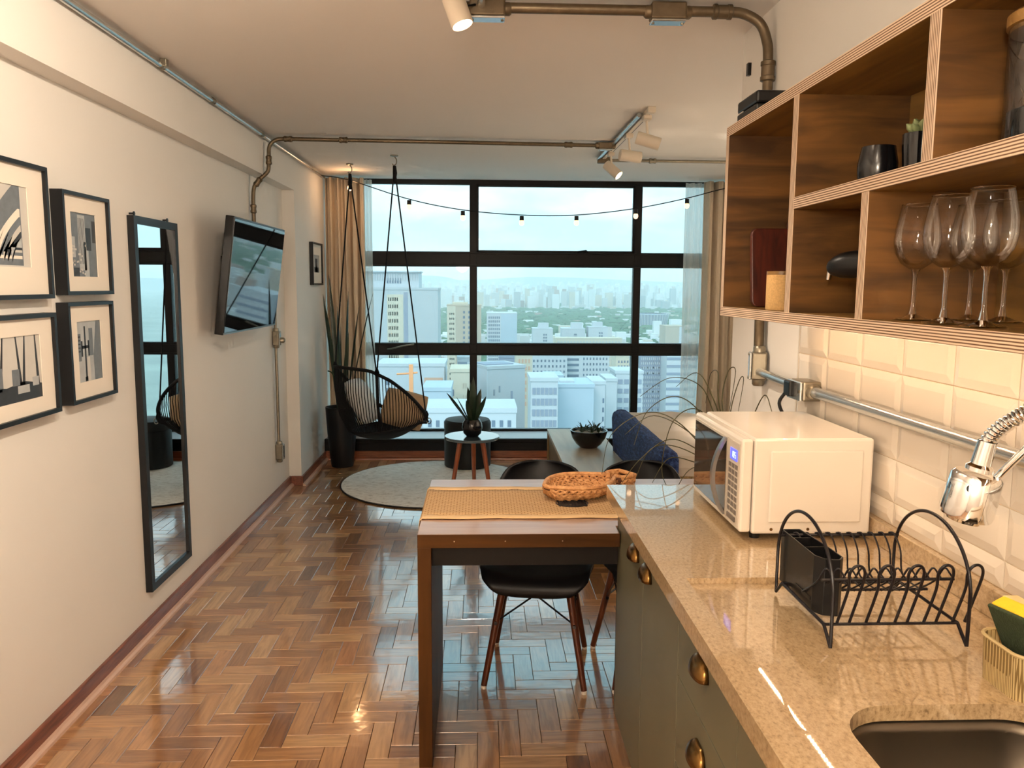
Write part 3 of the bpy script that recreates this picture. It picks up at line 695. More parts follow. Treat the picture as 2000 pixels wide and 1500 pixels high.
ADDED_SPOTS = [((-0.10, 1.75), (-1.0, 0.30, -0.30), 27, 125), ((-0.10, 0.9), (-0.8, 0.9, -0.15), 48, 125), ((-0.10, 0.2), (0.7, 0.9, -0.7), 5, 110)]
for i, (b_, d_, e_, c_) in enumerate(ADDED_SPOTS):
    spot('unseen white spotlight added on the kitchen rail to warm the kitchen end', (b_[0], b_[1], CEIL-0.02), (b_[0]+0.02, b_[1], 2.335), d_, 0.034, 0.115, e_, c_)

# unseen globe lamp added behind the viewer as warm fill for the kitchen end
pg = thing('fill_globe_lamp', 'unseen white globe lamp added behind the viewer for warm fill light', 'lamp', (-0.35, -0.75, 2.0))
MB().tube([(-0.35, -0.75, CEIL), (-0.35, -0.75, 2.10)], 0.004, 8).build('cord', 'black_plastic', pg, smooth=True)
MB().lathe([(0, 0), (0.05, 0), (0.05, -0.02), (0, -0.02)], (-0.35, -0.75, CEIL), 20).build('canopy', 'white_lamp', pg, smooth=True)
MB().lathe([(0.10*math.sin(PI*i/16), -0.10*math.cos(PI*i/16)) for i in range(17)], (-0.35, -0.75, 2.0), 28).build('globe', 'lamp_glow', pg, smooth=True)
light('globe_fill_light', 'POINT', (-0.35, -0.75, 1.86), 72, (1.0, 0.84, 0.66), pg, shadow_soft_size=0.12)

# ================================================================== STRING LIGHTS
st = thing('string_lights', 'string of small warm bulbs sagging across the top of the window', 'string lights', (0.3, 6.75, 2.2))
SY = 6.78
bp_px = [(683, 352), (799, 389), (904, 410), (1019, 420), (1126, 420), (1242, 407), (1342, 387)]
wire = [at(629, 343, 6.86)]+[at(x, y, SY) for x, y in bp_px]+[at(1416, 368, SY)+Vector((0, 0, 0))]
wire += [wire[-1]+Vector((0.5, 0, 0.10))]
wp = smoothpath(wire, 10)
MB().tube(wp, 0.0045, 6).build('wire', 'black_plastic', st, smooth=True)
for x, y in bp_px:
    p = at(x, y, SY)
    bl = MB().lathe([(0.0, -0.02), (0.017, -0.02), (0.018, -0.055), (0.012, -0.06)], p+Vector((0, 0, 0.012)), 14).build('socket', 'black_plastic', st, smooth=True)
    MB().lathe([(0.010, -0.042), (0.019, -0.062), (0.021, -0.075), (0.015, -0.092), (0.0, -0.098)], p+Vector((0, 0, 0.010)), 14).build('bulb', 'bulb_glow', bl, smooth=True)
    if x < 700: light('bulb_light', 'POINT', p+Vector((0, -0.035, -0.07)), 1.0, (1.0, 0.55, 0.25), st, shadow_soft_size=0.02)

# ================================================================== LEFT WALL: FRAMES, MIRROR, TELEVISION
def picture(label, y0, y1, z0, z1, x0, depth, fw, mat_y, mat_z, motif):
    """box frame on the left wall; MAT_Y, MAT_Z: opening of the mat; MOTIF draws flat print pieces in 0..1 units"""
    t = thing('picture_frame', label, 'picture', (x0, (y0+y1)/2, z0), 'black framed city photographs on the left wall')
    xf = x0+depth
    f = MB().box(x0, xf, y0, y1, z0, z0+fw).box(x0, xf, y0, y1, z1-fw, z1).box(x0, xf, y0, y0+fw, z0+fw, z1-fw).box(x0, xf, y1-fw, y1, z0+fw, z1-fw)
    f.build('frame', 'frame_black', t)
    xm = xf-0.012
    a, b_ = mat_y; c, d = mat_z
    mb = MB().box(xm-0.003, xm, y0+fw, a, z0+fw, z1-fw).box(xm-0.003, xm, b_, y1-fw, z0+fw, z1-fw).box(xm-0.003, xm, a, b_, z0+fw, c).box(xm-0.003, xm, a, b_, d, z1-fw)
    mb.build('mat', 'mat_board', t)
    pr = MB().box(xm-0.006, xm-0.004, a-0.004, b_+0.004, c-0.004, d+0.004).build('print', motif[0], t)
    for k, (mt, polys) in enumerate(motif[1]):
        q = MB()
        for poly in polys: q.prism([(a+(b_-a)*u, c+(d-c)*v) for u, v in poly], 'X', xm-0.0039+0.0002*k, xm-0.0037+0.0002*k)
        q.build('print_shape', mt, pr)
    return t
def rc(u0, u1, v0, v1): return [(u0, v0), (u1, v0), (u1, v1), (u0, v1)]
arch = []
def arcpoly(cx, w, h, n=12, th=0.06):
    out = [(cx-w+w*2*0, 0.0)]
    pts = [(cx-w*math.cos(t)**0.8 if t < PI/2 else cx, h*math.sin(t)) for t in [PI/2*i/n for i in range(n+1)]]
    return pts
def curve_shape(x0, x1, top, n=10):
    """quarter arch rising from (x0, 0.1) to (x1, top)"""
    return [(x0+(x1-x0)*(i/n)**1.5, 0.06+(top-0.06)*(i/n)**0.85) for i in range(n+1)]
mA = ('photo_pale', [('photo_mid', [curve_shape(0.02, 0.72, 1.0)+[(0.86, 1.0), (0.86, 0.02), (0.02, 0.02)]]),
                    ('mat_board', [curve_shape(0.24, 0.80, 0.72)+[(0.84, 0.72), (0.84, 0.10), (0.24, 0.10)]]),
                    ('photo_mid', [curve_shape(0.36, 0.82, 0.62)+[(0.84, 0.62), (0.84, 0.14), (0.36, 0.14)]]),
                    ('photo_pale', [curve_shape(0.46, 0.83, 0.52)+[(0.84, 0.52), (0.84, 0.18), (0.46, 0.18)]]),
                    ('photo_dark', [curve_shape(0.54, 0.83, 0.44)+[(0.84, 0.44), (0.84, 0.21), (0.54, 0.21)]]),
                    ('photo_light', [curve_shape(0.62, 0.835, 0.37)+[(0.84, 0.37), (0.84, 0.24), (0.62, 0.24)]])])
rr = random.Random(12)
mB = ('photo_mid', [('photo_light', [rc(0.30, 0.58, 0.1, 0.97), rc(0.0, 0.16, 0.3, 0.62), rc(0.50, 0.68, 0.0, 0.55)]),
                   ('photo_dark', [rc(0.60, 0.80, 0.42, 0.78), rc(0.86, 1.0, 0.55, 0.9), rc(0.0, 0.28, 0.0, 0.14)]+[rc(0.32+0.05*i, 0.335+0.05*i, 0.2, 0.92) for i in range(5)]),
                   ('photo_pale', [rc(x, x+0.05, y, y+0.03) for x, y in [(rr.uniform(0, 0.55), rr.uniform(0.02, 0.5)) for _ in range(22)]])])
mC = ('photo_light', [('photo_mid', [[(0.68, 0), (1, 0), (1, 1), (0.82, 1), (0.66, 0.4)], rc(0.0, 0.16, 0.35, 0.8), rc(0.50, 0.66, 0.42, 0.88)]),
                     ('photo_dark', [rc(0.30, 0.36, 0.02, 0.92), rc(0.18, 0.48, 0.55, 0.60), rc(0.16, 0.22, 0.42, 0.68), rc(0.44, 0.50, 0.42, 0.68), rc(0.27, 0.39, 0.0, 0.08)]+[rc(0.02, 0.14, 0.5+0.06*i, 0.52+0.06*i) for i in range(5)]),
                     ('photo_pale', [rc(0.38, 0.5, 0.0, 0.4)])])
mD = ('photo_pale', [('photo_dark', [[(0, 0), (1, 0), (1, 0.22), (0.7, 0.30), (0.4, 0.24), (0, 0.32)]]+[[(x, 0.2), (x+0.05, 0.2), (x+0.03+dx, 1.0), (x+0.01+dx, 1.0)] for x, dx in ((0.03, 0.05), (0.22, -0.06), (0.28, 0.08), (0.62, -0.05), (0.66, 0.06), (0.92, -0.02))]),
                    ('photo_mid', [rc(0.05, 0.35, 0.25, 0.55), rc(0.5, 0.62, 0.25, 0.5)]), ('photo_light', [rc(0.58, 0.78, 0.12, 0.24), rc(0.84, 0.95, 0.2, 0.34)])])
XF = WLX
picture('large black frame with an arched concrete tunnel photo, top left of the group', 2.28, 2.705, 1.457, 1.876, XF, 0.042, 0.014, (2.34, 2.60), (1.555, 1.80), mA)
picture('small black frame with a skyscraper photo, upper right of the group', 2.79, 3.135, 1.466, 1.820, XF, 0.042, 0.013, (2.86, 3.04), (1.53, 1.752), mB)
picture('small black frame with an old street lamp photo, lower right of the group', 2.785, 3.122, 1.088, 1.441, XF, 0.042, 0.013, (2.86, 3.035), (1.157, 1.372), mC)
picture('large black frame with a bare trees park photo, lower left of the group', 2.25, 2.705, 1.082, 1.411, XF, 0.042, 0.014, (2.30, 2.62), (1.145, 1.345), mD)
picture('small narrow black frame on the pilaster next to the left curtain', 6.44, 6.83, 1.50, 1.838, BEAMX, 0.03, 0.014, (6.53, 6.74), (1.60, 1.74), ('photo_light', [('photo_dark', [rc(0.3, 0.7, 0, 0.8), rc(0.1, 0.9, 0, 0.3)])]))

mr = thing('wall_mirror', 'tall narrow black framed mirror hung on the left wall', 'mirror', (WLX, 3.62, 0.17))
my0, my1, mz0, mz1, mw, mxf = 3.375, 3.85, 0.185, 1.783, 0.032, WLX+0.028
MB().box(WLX, mxf, my0, my1, mz0, mz0+mw).box(WLX, mxf, my0, my1, mz1-mw, mz1).box(WLX, mxf, my0, my0+mw, mz0+mw, mz1-mw).box(WLX, mxf, my1-mw, my1, mz0+mw, mz1-mw).build('frame', 'frame_black', mr)
MB().box(mxf-0.012, mxf-0.008, my0+mw, my1-mw, mz0+mw, mz1-mw).build('mirror_glass', 'mirror_glass', mr)
for yv in (3.40, 3.75):
    MB().lathe([(0.004, 0), (0.004, 0.016), (0.009, 0.018), (0.009, 0.022), (0, 0.023)], (WLX, yv, mz1+0.008), 10, (1, 0, 0)).build('nail', 'frame_black', mr)

tv = thing('television', 'flat black television tilted down on the left wall', 'television', (-1.283, 4.69, 1.545))
tl = math.radians(7.67); TVW, TVH = 1.05, 0.609
v_ = Vector((math.sin(tl), 0, math.cos(tl))); u_ = Vector((0, 1, 0)); n_ = u_.cross(v_)
Mt = Matrix((n_, u_, v_)).transposed(); tc_ = Vector((-1.283, 4.69, 1.545))
MB().obox(tc_-n_*0.022, (0.044, TVW, TVH), Mt).build('housing', 'black_plastic', tv, bevel=0.004)
MB().obox(tc_-n_*0.05, (0.03, TVW*0.6, TVH*0.6), Mt).build('back_cover', 'black_matte', tv, bevel=0.006)
MB().obox(tc_+n_*0.001, (0.004, TVW-0.02, TVH-0.026), Mt).build('screen', 'screen', tv)
MB().obox(tc_+n_*0.002-v_*(TVH/2-0.007), (0.004, TVW-0.01, 0.008), Mt).build('bottom_strip', 'brushed_silver', tv)
MB().box(WLX, -1.385, 4.55, 4.83, 1.42, 1.66).box(-1.39, -1.34, 4.66, 4.72, 1.50, 1.58).build('wall_mount', 'black_matte', tv)

# ================================================================== KITCHEN
CT = 0.90; CX0 = 0.388; CY1 = 2.40; CY0 = 0.30
def fill_loops(outer, holes, z):
    """flat face between an outer loop and its holes, as vertices and triangles"""
    bm = bmesh.new(); es = []
    for lp in [outer]+holes:
        vs = [bm.verts.new((p[0], p[1], z)) for p in lp]
        for i in range(len(vs)): es.append(bm.edges.new((vs[i], vs[(i+1) % len(vs)])))
    bmesh.ops.triangle_fill(bm, edges=es, use_beauty=True)
    bm.verts.index_update()
    out = ([tuple(v.co) for v in bm.verts], [tuple(v.index for v in f.verts) for f in bm.faces]); bm.free(); return out
def wallband(mb, loop, z0, z1):
    k = len(mb.v); N = len(loop)
    mb.v += [Vector((p[0], p[1], z0)) for p in loop]+[Vector((p[0], p[1], z1)) for p in loop]
    for i in range(N): mb.f.append((k+i, k+(i+1) % N, k+N+(i+1) % N, k+N+i))
outer = [(CX0, CY0), (WRX-0.002, CY0), (WRX-0.002, CY1), (CX0, CY1)]
rec = [(0.432, 0.42), (0.915, 0.42), (0.915, 1.607), (0.432, 1.607)]
sink = rrect(0.522, 0.86, 0.62, 1.112, 0.085, 8)
RZ = CT-0.013
counter = thing('countertop', 'speckled beige granite countertop with a sunken wet area and sink cutout', 'countertop', (0.66, 1.3, CT))
mb = MB()
mb.add(*fill_loops(outer, [rec], CT)); mb.add(*fill_loops(rec, [sink], RZ)); mb.add(*fill_loops(outer, [sink], CT-0.038))
wallband(mb, outer, CT-0.038, CT); wallband(mb, rec, RZ, CT); wallband(mb, sink, CT-0.038, RZ)
mb.build('slab', 'granite', counter, fix=True, bevel=0.002)
MB().box(WRX-0.022, WRX-0.002, CY0, CY1, CT, CT+0.056).build('upstand', 'granite', counter, bevel=0.002)
sk_ = thing('kitchen_sink', 'dark stainless steel sink bowl set under the granite counter', 'sink', (0.69, 0.87, 0.72))
mb = MB(); rings = []
for rr_, zz in ((0.0, CT-0.039), (0.004, CT-0.06), (0.010, 0.76), (0.03, 0.735), (0.06, 0.728)):
    rings.append([(p[0]+(0.69-p[0])*rr_/0.17, p[1]+(0.866-p[1])*rr_/0.24, zz) for p in rrect(0.516, 0.866, 0.614, 1.118, 0.09, 8)])
N = len(rings[0])
for q in rings: mb.v += [Vector(p) for p in q]
for i in range(len(rings)-1):
    for j in range(N): mb.f.append((i*N+j, i*N+(j+1) % N, (i+1)*N+(j+1) % N, (i+1)*N+j))
mb.f.append(tuple(range((len(rings)-1)*N, len(rings)*N)))
mb.build('bowl', 'steel_sink', sk_, smooth=True, solid=0.0015, fix=True)
MB().lathe([(0, 0), (0.04, 0), (0.045, 0.003), (0.03, 0.004), (0, 0.002)], (0.69, 0.82, 0.7295), 24).build('drain', 'chrome', sk_, smooth=True)

# base cabinets
FX = 0.43; CB = 0.144; CTOP = CT-0.040
def cup_pull(parent, y, z, w=0.085, h=0.036, d=0.024):
    def fn(u, v):
        a = PI*u; b_ = PI/2*v
        return (FX-d*math.sin(a)**0.6*math.cos(b_)-0.0005, y-w/2*math.cos(a)*(0.35+0.65*math.cos(b_)), z+h*(math.sin(b_)-0.5))
    return MB().grid(fn, 18, 8).build('cup_pull', 'bronze', parent, smooth=True, solid=0.002, fix=True)
def cabinet(label, y0, y1, fronts, end=False):
    t = thing('base_cabinet', label, 'cabinet', (0.69, (y0+y1)/2, 0), 'olive green base cabinets')
    MB().box(FX+0.02, WRX-0.004, y0+0.001, y0+0.017, CB, CTOP).box(FX+0.02, WRX-0.004, y1-0.017, y1-0.001, CB, CTOP).box(FX+0.02, WRX-0.004, y0+0.017, y1-0.017, CB, CB+0.016).box(WRX-0.012, WRX-0.004, y0+0.017, y1-0.017, CB+0.016, CTOP).build('body', 'cabinet_dark', t)
    if end: MB().box(FX+0.002, WRX-0.004, y1, y1+0.018, CB, CTOP).build('end_panel', 'cabinet_dark', t)
    MB().box(FX+0.06, FX+0.075, y0, y1, 0.0, CB).build('toe_kick', 'cabinet_dark', t)
    for kind, a, b_, c, d, hy, hz in fronts:
        f = MB().box(FX, FX+0.019, a+0.0015, b_-0.0015, c+0.0015, d-0.0015).build(kind, 'cabinet_green', t, bevel=0.0006)
        cup_pull(f, hy, hz)
    return t
cabinet('two door olive cabinet at the end of the counter next to the dining table', 1.645, 2.42, [('door', 2.024, 2.42, CB, CTOP, 2.125, 0.782), ('door', 1.645, 2.024, CB, CTOP, 1.965, 0.782)], True)
cabinet('olive drawer cabinet between the two door cabinet and the sink', 1.244, 1.645, [('drawer', 1.244, 1.645, 0.668, CTOP, 1.455, 0.782), ('drawer', 1.244, 1.645, 0.468, 0.668, 1.455, 0.602), ('drawer', 1.244, 1.645, CB, 0.468, 1.455, 0.38)])
cabinet('olive sink cabinet at the lower edge of the picture', 0.42, 1.244, [('door', 0.832, 1.244, CB, CTOP, 0.90, 0.782), ('door', 0.42, 0.832, CB, CTOP, 0.76, 0.782)])

# tap: spring hose and chrome spray head
fa = thing('kitchen_faucet', 'chrome kitchen faucet with flexible spring hose and spray head over the sink', 'faucet', (0.90, 0.80, CT))
hd = Vector((0.722, 1.125, 1.205)); ha = Vector((-0.16, 0.10, -1)).normalized()
hose = smoothpath([hd-ha*0.045, hd-ha*0.085, (0.757, 1.095, 1.325), (0.80, 1.04, 1.37), (0.85, 0.96, 1.38), (0.89, 0.88, 1.33), (0.90, 0.82, 1.22), (0.90, 0.80, 1.05), (0.90, 0.80, 0.89)], 14)
MB().tube(hose, 0.0085, 14).build('hose', 'chrome', fa, smooth=True)
coil = MB(); L_ = 0; prev = hose[0]; cpts = []
for i in range(len(hose)-1):
    for k in range(6):
        p = hose[i].lerp(hose[i+1], k/6); d = (hose[i+1]-hose[i]).normalized(); L_ += (p-prev).length; prev = p
        a = d.cross(Vector((0.3, 0.9, 0.1))).normalized(); b_ = d.cross(a); th = L_/0.0062*2*PI
        cpts.append(p+(a*math.cos(th)+b_*math.sin(th))*0.0098)
coil.tube(cpts[60:], 0.0024, 5); coil.build('spring', 'chrome', fa, smooth=True)
MB().tube(smoothpath([hd-ha*0.03+Vector((0.026, -0.006, 0)), (0.772, 1.09, 1.28), (0.80, 1.06, 1.335), (0.86, 0.965, 1.355)], 10), 0.0055, 10).build('second_hose', 'chrome', fa, smooth=True)
MB().lathe([(0, -0.036), (0.030, -0.036), (0.0345, -0.031), (0.036, -0.006), (0.037, 0.024), (0.035, 0.031), (0.026, 0.033), (0.024, 0.038), (0, 0.038)], hd, 32, ha).build('spray_head', 'chrome', fa, smooth=True)
MB().lathe([(0.013, -0.085), (0.014, -0.05), (0.019, -0.046), (0.019, -0.040), (0, -0.040)], hd, 20, ha).build('collar', 'chrome', fa, smooth=True)
MB().lathe([(0, 0), (0.006, 0), (0.006, 0.002), (0, 0.002)], hd+Vector((-0.018, -0.027, 0.018)), 14, (-0.5, -0.85, 0.1)).build('button', 'black_plastic', fa)
MB().lathe([(0, 0), (0.028, 0), (0.028, 0.01), (0.020, 0.03), (0.018, 0.08), (0, 0.08)], (0.90, 0.80, RZ), 24).build('base', 'chrome', fa, smooth=True)

# microwave
mw_ = thing('microwave', 'white microwave oven with arched silver handle on the counter', 'microwave', (0.78, 2.06, CT))
my0, my1, mz0, mz1 = 1.85, 2.27, CT+0.016, 1.150
MB().box(0.652, 0.942, my0, my1, mz0, mz1).build('body', 'microwave_white', mw_, bevel=0.006)
MB().box(0.69, 0.915, my0-0.007, my0, mz0+0.03, mz1-0.028).build('side_panel', 'microwave_white', mw_, bevel=0.006)
MB().box(0.622, 0.650, my0+0.002, my1-0.001, mz0+0.004, mz1-0.002).build('front_bezel', 'microwave_white', mw_, bevel=0.006)
dr_ = MB().box(0.6195, 0.622, my0+0.105, my1-0.012, mz0+0.016, mz1-0.016).build('door', 'microwave_trim', mw_)
MB().box(0.6180, 0.6195, my0+0.112, my1-0.018, mz0+0.022, mz1-0.022).build('door_glass', 'microwave_glass', dr_)
pn = MB().box(0.6195, 0.622, my0+0.012, my0+0.100, mz0+0.016, mz1-0.016).build('control_panel', 'microwave_trim', mw_)
ds = MB().box(0.6178, 0.6195, my0+0.026, my0+0.078, mz1-0.062, mz1-0.034).build('display', 'display_blue', pn)
seg = MB()
def digit(mb, yc, zc, on, w=0.007, h=0.014):
    S = {'a': (0, 1), 'g': (0, 0), 'd': (0, -1), 'f': (1, .5), 'b': (-1, .5), 'e': (1, -.5), 'c': (-1, -.5)}
    for s_ in on:
        a, c = S[s_]
        if a == 0: mb.box(0.6172, 0.6178, yc-w/2, yc+w/2, zc+c*h/2-0.0008, zc+c*h/2+0.0008)
        else: mb.box(0.6172, 0.6178, yc+a*w/2-0.0008, yc+a*w/2+0.0008, zc+c*h/2-h/4, zc+c*h/2+h/4)
for i, on in enumerate(('bc', 'abcdefg', 'acdfg')): digit(seg, my0+0.062-0.012*i, mz1-0.048, on)
seg.build('digits', 'digit_blue', ds)
for r_ in range(8):
    for c_ in range(3):
        zz = mz1-0.076-0.016*r_
        MB().box(0.6185, 0.6195, my0+0.022+c_*0.024, my0+0.040+c_*0.024, zz-0.006, zz+0.005).build('button', 'button_grey', pn)
MB().box(0.616, 0.6195, my0+0.026, my0+0.086, mz0+0.022, mz0+0.034).build('open_button', 'button_grey', pn, bevel=0.001)
hp = [(0.6195-0.030*math.sin(PI*t)**0.8, my0+0.118+0.006*math.sin(PI*t), mz0+0.018+(mz1-mz0-0.036)*t) for t in [i/16 for i in range(17)]]
hm = MB()
for i, p in enumerate(hp): hm.v += [Vector((p[0]-0.005, p[1]-0.008, p[2])), Vector((p[0]-0.005, p[1]+0.008, p[2])), Vector((p[0]+0.004, p[1]+0.008, p[2])), Vector((p[0]+0.004, p[1]-0.008, p[2]))]
for i in range(16):
    for j in range(4): hm.f.append((i*4+j, i*4+(j+1) % 4, i*4+4+(j+1) % 4, i*4+4+j))
hm.f += [(0, 1, 2, 3), (64, 65, 66, 67)]
hm.build('handle', 'brushed_silver', dr_, smooth=True, angle=50)
for x_, y_ in ((0.67, 1.88), (0.92, 1.88), (0.67, 2.24), (0.92, 2.24)):
    MB().lathe([(0, 0), (0.012, 0), (0.014, 0.017), (0, 0.017)], (x_, y_, CT), 14).build('foot', 'black_plastic', mw_)
for x_ in (0.70, 0.79): MB().lathe([(0, 0), (0.004, 0), (0.003, 0.002), (0, 0.0025)], (x_, my0, mz0+0.012), 10, (0, -1, 0)).build('screw', 'bronze', mw_)

# dish rack with cutlery holder
dk = thing('dish_rack', 'black wire dish rack standing on the wet area of the counter', 'dish rack', (0.72, 1.42, RZ))
RX0, RX1 = 0.602, 0.842; RY0, RY1 = 1.292, 1.548
def end_frame(x):
    pts = [(x, RY0+0.004, RZ+0.004), (x, RY0, RZ+0.06)]
    arc_ = [(x, (RY0+RY1)/2-(RY1-RY0)/2*math.cos(t), RZ+0.09+0.115*math.sin(t)) for t in [PI*i/18 for i in range(19)]]
    pts = [(x, RY0, RZ+0.006)]+arc_+[(x, RY1, RZ+0.006)]
    low = [(x, RY1, RZ+0.006), (x, RY1-0.03, RZ+0.035), (x, RY0+0.03, RZ+0.035), (x, RY0, RZ+0.006)]
    return MB().tube(smoothpath(pts, 3), 0.0032, 8).tube(low, 0.0032, 8)
for x_ in (RX0, RX1): end_frame(x_).build('end_frame', 'wire_black', dk, smooth=True)
rails = [((RY1-0.012), RZ+0.128), ((RY0+0.05), RZ+0.108), ((RY0+0.03), RZ+0.035), ((RY1-0.03), RZ+0.035), ((RY0+0.13), RZ+0.058)]
for y_, z_ in rails: MB().tube([(RX0, y_, z_), (RX1, y_, z_)], 0.0028, 8).build('rail', 'wire_black', dk, smooth=True)
NW = 11
for i in range(NW):
    x_ = RX0+0.012+(RX1-RX0-0.024)*i/(NW-1)
    yb = RY1-0.012
    MB().tube(smoothpath([(x_-0.006, yb+0.004, RZ+0.131), (x_, yb-0.006, RZ+0.131), (x_+0.002, yb-0.030, RZ+0.105), (x_+0.002, yb-0.045, RZ+0.06), (x_+0.002, RY0+0.13, RZ+0.056)], 5), 0.0018, 6).build('back_wire', 'wire_black', dk, smooth=True)
    x2 = x_+0.011
    MB().tube(smoothpath([(x_-0.011, RY0+0.13, RZ+0.056), (x_-0.009, RY0+0.075, RZ+0.095), (x_, RY0+0.062, RZ+0.124), (x_+0.009, RY0+0.058, RZ+0.115), (x_+0.011, RY0+0.05, RZ+0.108)], 5), 0.0018, 6).build('plate_loop', 'wire_black', dk, smooth=True)
for i in range(5):
    x_ = RX0+0.035+0.052*i
    MB().tube(smoothpath([(x_-0.011, RY0+0.032, RZ+0.036), (x_+0.0, RY0+0.02, RZ+0.10), (x_-0.003, RY0+0.012, RZ+0.132), (x_+0.004, RY0+0.008, RZ+0.147), (x_+0.016, RY0+0.008, RZ+0.147), (x_+0.024, RY0+0.012, RZ+0.132), (x_+0.022, RY0+0.02, RZ+0.10), (x_+0.011, RY0+0.032, RZ+0.036)], 5), 0.0026, 7).build('cup_hook', 'wire_black', dk, smooth=True)
ch = thing('cutlery_holder', 'black plastic cutlery holder hooked in the left end of the dish rack', 'cutlery holder', (0.632, 1.47, RZ+0.03))
def holder(off, z0, z1):
    lp = [(0.610+off, 1.555-off), (0.610+off, 1.395+off*0.4), (0.622+off*0.5, 1.375+off), (0.648-off*0.5, 1.37+off), (0.660-off, 1.385+off*0.4), (0.658-off, 1.45), (0.648-off, 1.555-off)]
    return lp
mb = MB(); o_ = holder(0, 0, 0); i_ = holder(0.003, 0, 0); z0, z1 = RZ+0.028, RZ+0.135
wallband(mb, o_, z0, z1); wallband(mb, list(reversed(i_)), z0+0.003, z1)
k = len(o_)
mb.f.append(tuple(range(k))); mb.f.append(tuple(range(2*k, 3*k)))
for i in range(k):
    j = (i+1) % k; mb.f.append((k+i, k+j, 2*k+k+(k-1-j), 2*k+k+(k-1-i)))
mb.build('shell', 'black_plastic', ch, bevel=0.001)
for y_ in (1.45, 1.505): MB().box(0.612, 0.656, y_, y_+0.002, z0+0.004, z1-0.003).build('divider', 'black_plastic', ch)
MB().box(0.6085, 0.611, 1.40, 1.47, z0+0.02, z0+0.026).build('slot', 'black_matte', ch)

# sponge caddy, sponge and box
sb = thing('sponge_caddy', 'small beige textured plastic caddy beside the sink', 'caddy', (0.84, 1.15, RZ))
lo = rrect(0.806, 0.885, 1.105, 1.215, 0.025, 6); li = rrect(0.809, 0.882, 1.108, 1.212, 0.022, 6)
mb = MB(); k = len(lo); zb, zt = RZ, RZ+0.072
wallband(mb, [(0.845+(p[0]-0.845)*0.94, 1.16+(p[1]-1.16)*0.94) for p in lo], zb, zb); mb = MB()
mb.v += [Vector((0.845+(p[0]-0.845)*0.93, 1.16+(p[1]-1.16)*0.93, zb)) for p in lo]+[Vector((p[0], p[1], zt)) for p in lo]+[Vector((p[0], p[1], zt)) for p in li]+[Vector((0.845+(p[0]-0.845)*0.93, 1.16+(p[1]-1.16)*0.93, zb+0.004)) for p in li]
for a in range(3):
    for i in range(k): mb.f.append((a*k+i, a*k+(i+1) % k, (a+1)*k+(i+1) % k, (a+1)*k+i))
mb.f.append(tuple(range(k))); mb.f.append(tuple(range(3*k, 4*k)))
mb.build('bin', 'basket_grid', sb, smooth=True)
mb = MB(); mb.tube([(p[0], p[1], zt) for p in lo], 0.003, 6, closed=True); mb.build('rim', 'beige_plastic', sb, smooth=True)
sg = thing('sponge', 'yellow and green scouring sponge leaning in the beige caddy', 'sponge', (0.835, 1.17, RZ+0.01))
Ms = Matrix.Rotation(math.radians(-24), 3, 'Y') @ Matrix.Rotation(math.radians(8), 3, 'Z')
MB().obox((0.848, 1.158, RZ+0.084), (0.026, 0.072, 0.11), Ms).build('foam', 'sponge_yellow', sg, bevel=0.004)
MB().obox(Vector((0.848, 1.158, RZ+0.084))+Ms @ Vector((-0.0165, 0, 0)), (0.007, 0.071, 0.109), Ms).build('scour_pad', 'sponge_green', sg, bevel=0.002)
tag(MB().box(0.915, 0.944, 1.225, 1.318, RZ, RZ+0.088).build('soap_box', 'cream_box', None, bevel=0.004), 'pale cream box against the upstand behind the sponge', 'box')

# ================================================================== PLYWOOD WALL SHELF
SX0, SX1 = 0.70, WRX-0.001; SY1, SY0 = 2.33, 0.45; TH = 0.026
Zb, Zm, Zt = 1.425, 1.682, 1.931
sh = thing('wall_shelf', 'open plywood wall shelf with layered edges above the counter', 'shelf', (0.83, 1.4, Zb))
def board(name, ext, face, edge, ax):
    x0, x1, y0, y1, z0, z1 = ext
    o = MB().box(x0+0.0015, x1, y0, y1, z0, z1).build(name, face, sh)
    MB().box(x0, x0+0.0015, y0, y1, z0, z1).build('ply_edge', edge, o)
    return o
board('top_board', (SX0, SX1, SY0, SY1, Zt, Zt+TH), 'ply_face_y', 'ply_edge_z', 'Z')
board('bottom_board', (SX0, SX1, SY0, SY1, Zb, Zb+TH), 'ply_face_y', 'ply_edge_z', 'Z')
board('middle_board', (SX0, SX1-0.015, SY0, 1.806, Zm, Zm+TH), 'ply_face_y', 'ply_edge_z', 'Z')
board('end_panel', (SX0, SX1-0.015, SY1-TH, SY1, Zb+TH, Zt), 'ply_face_z', 'ply_edge_y', 'Y')
board('divider', (SX0, SX1-0.015, 1.806, 1.834, Zb+TH, Zt), 'ply_face_z', 'ply_edge_y', 'Y')
board('divider', (SX0, SX1-0.015, 1.455, 1.481, Zb+TH, Zm), 'ply_face_z', 'ply_edge_y', 'Y')
board('divider', (SX0, SX1-0.015, 1.254, 1.284, Zm+TH, Zt), 'ply_face_z', 'ply_edge_y', 'Y')
MB().box(SX1-0.015, SX1, SY0, SY1, Zb+TH, Zt).build('back_panel', 'ply_face_y', sh)
# led strip on the underside
ls = thing('led_strip', 'warm led strip under the plywood shelf lighting the tiles', 'led strip', (0.80, 1.4, Zb))
MB().box(0.845, 0.857, 0.5, 2.30, Zb-0.0025, Zb).build('tape', 'mat_board', ls)
dots = MB(); y_ = 0.51
while y_ < 2.29: dots.box(0.848, 0.854, y_, y_+0.006, Zb-0.0045, Zb-0.0025); y_ += 0.0167
tag(dots.build('diodes', 'led_glow', ls), kind='stuff')

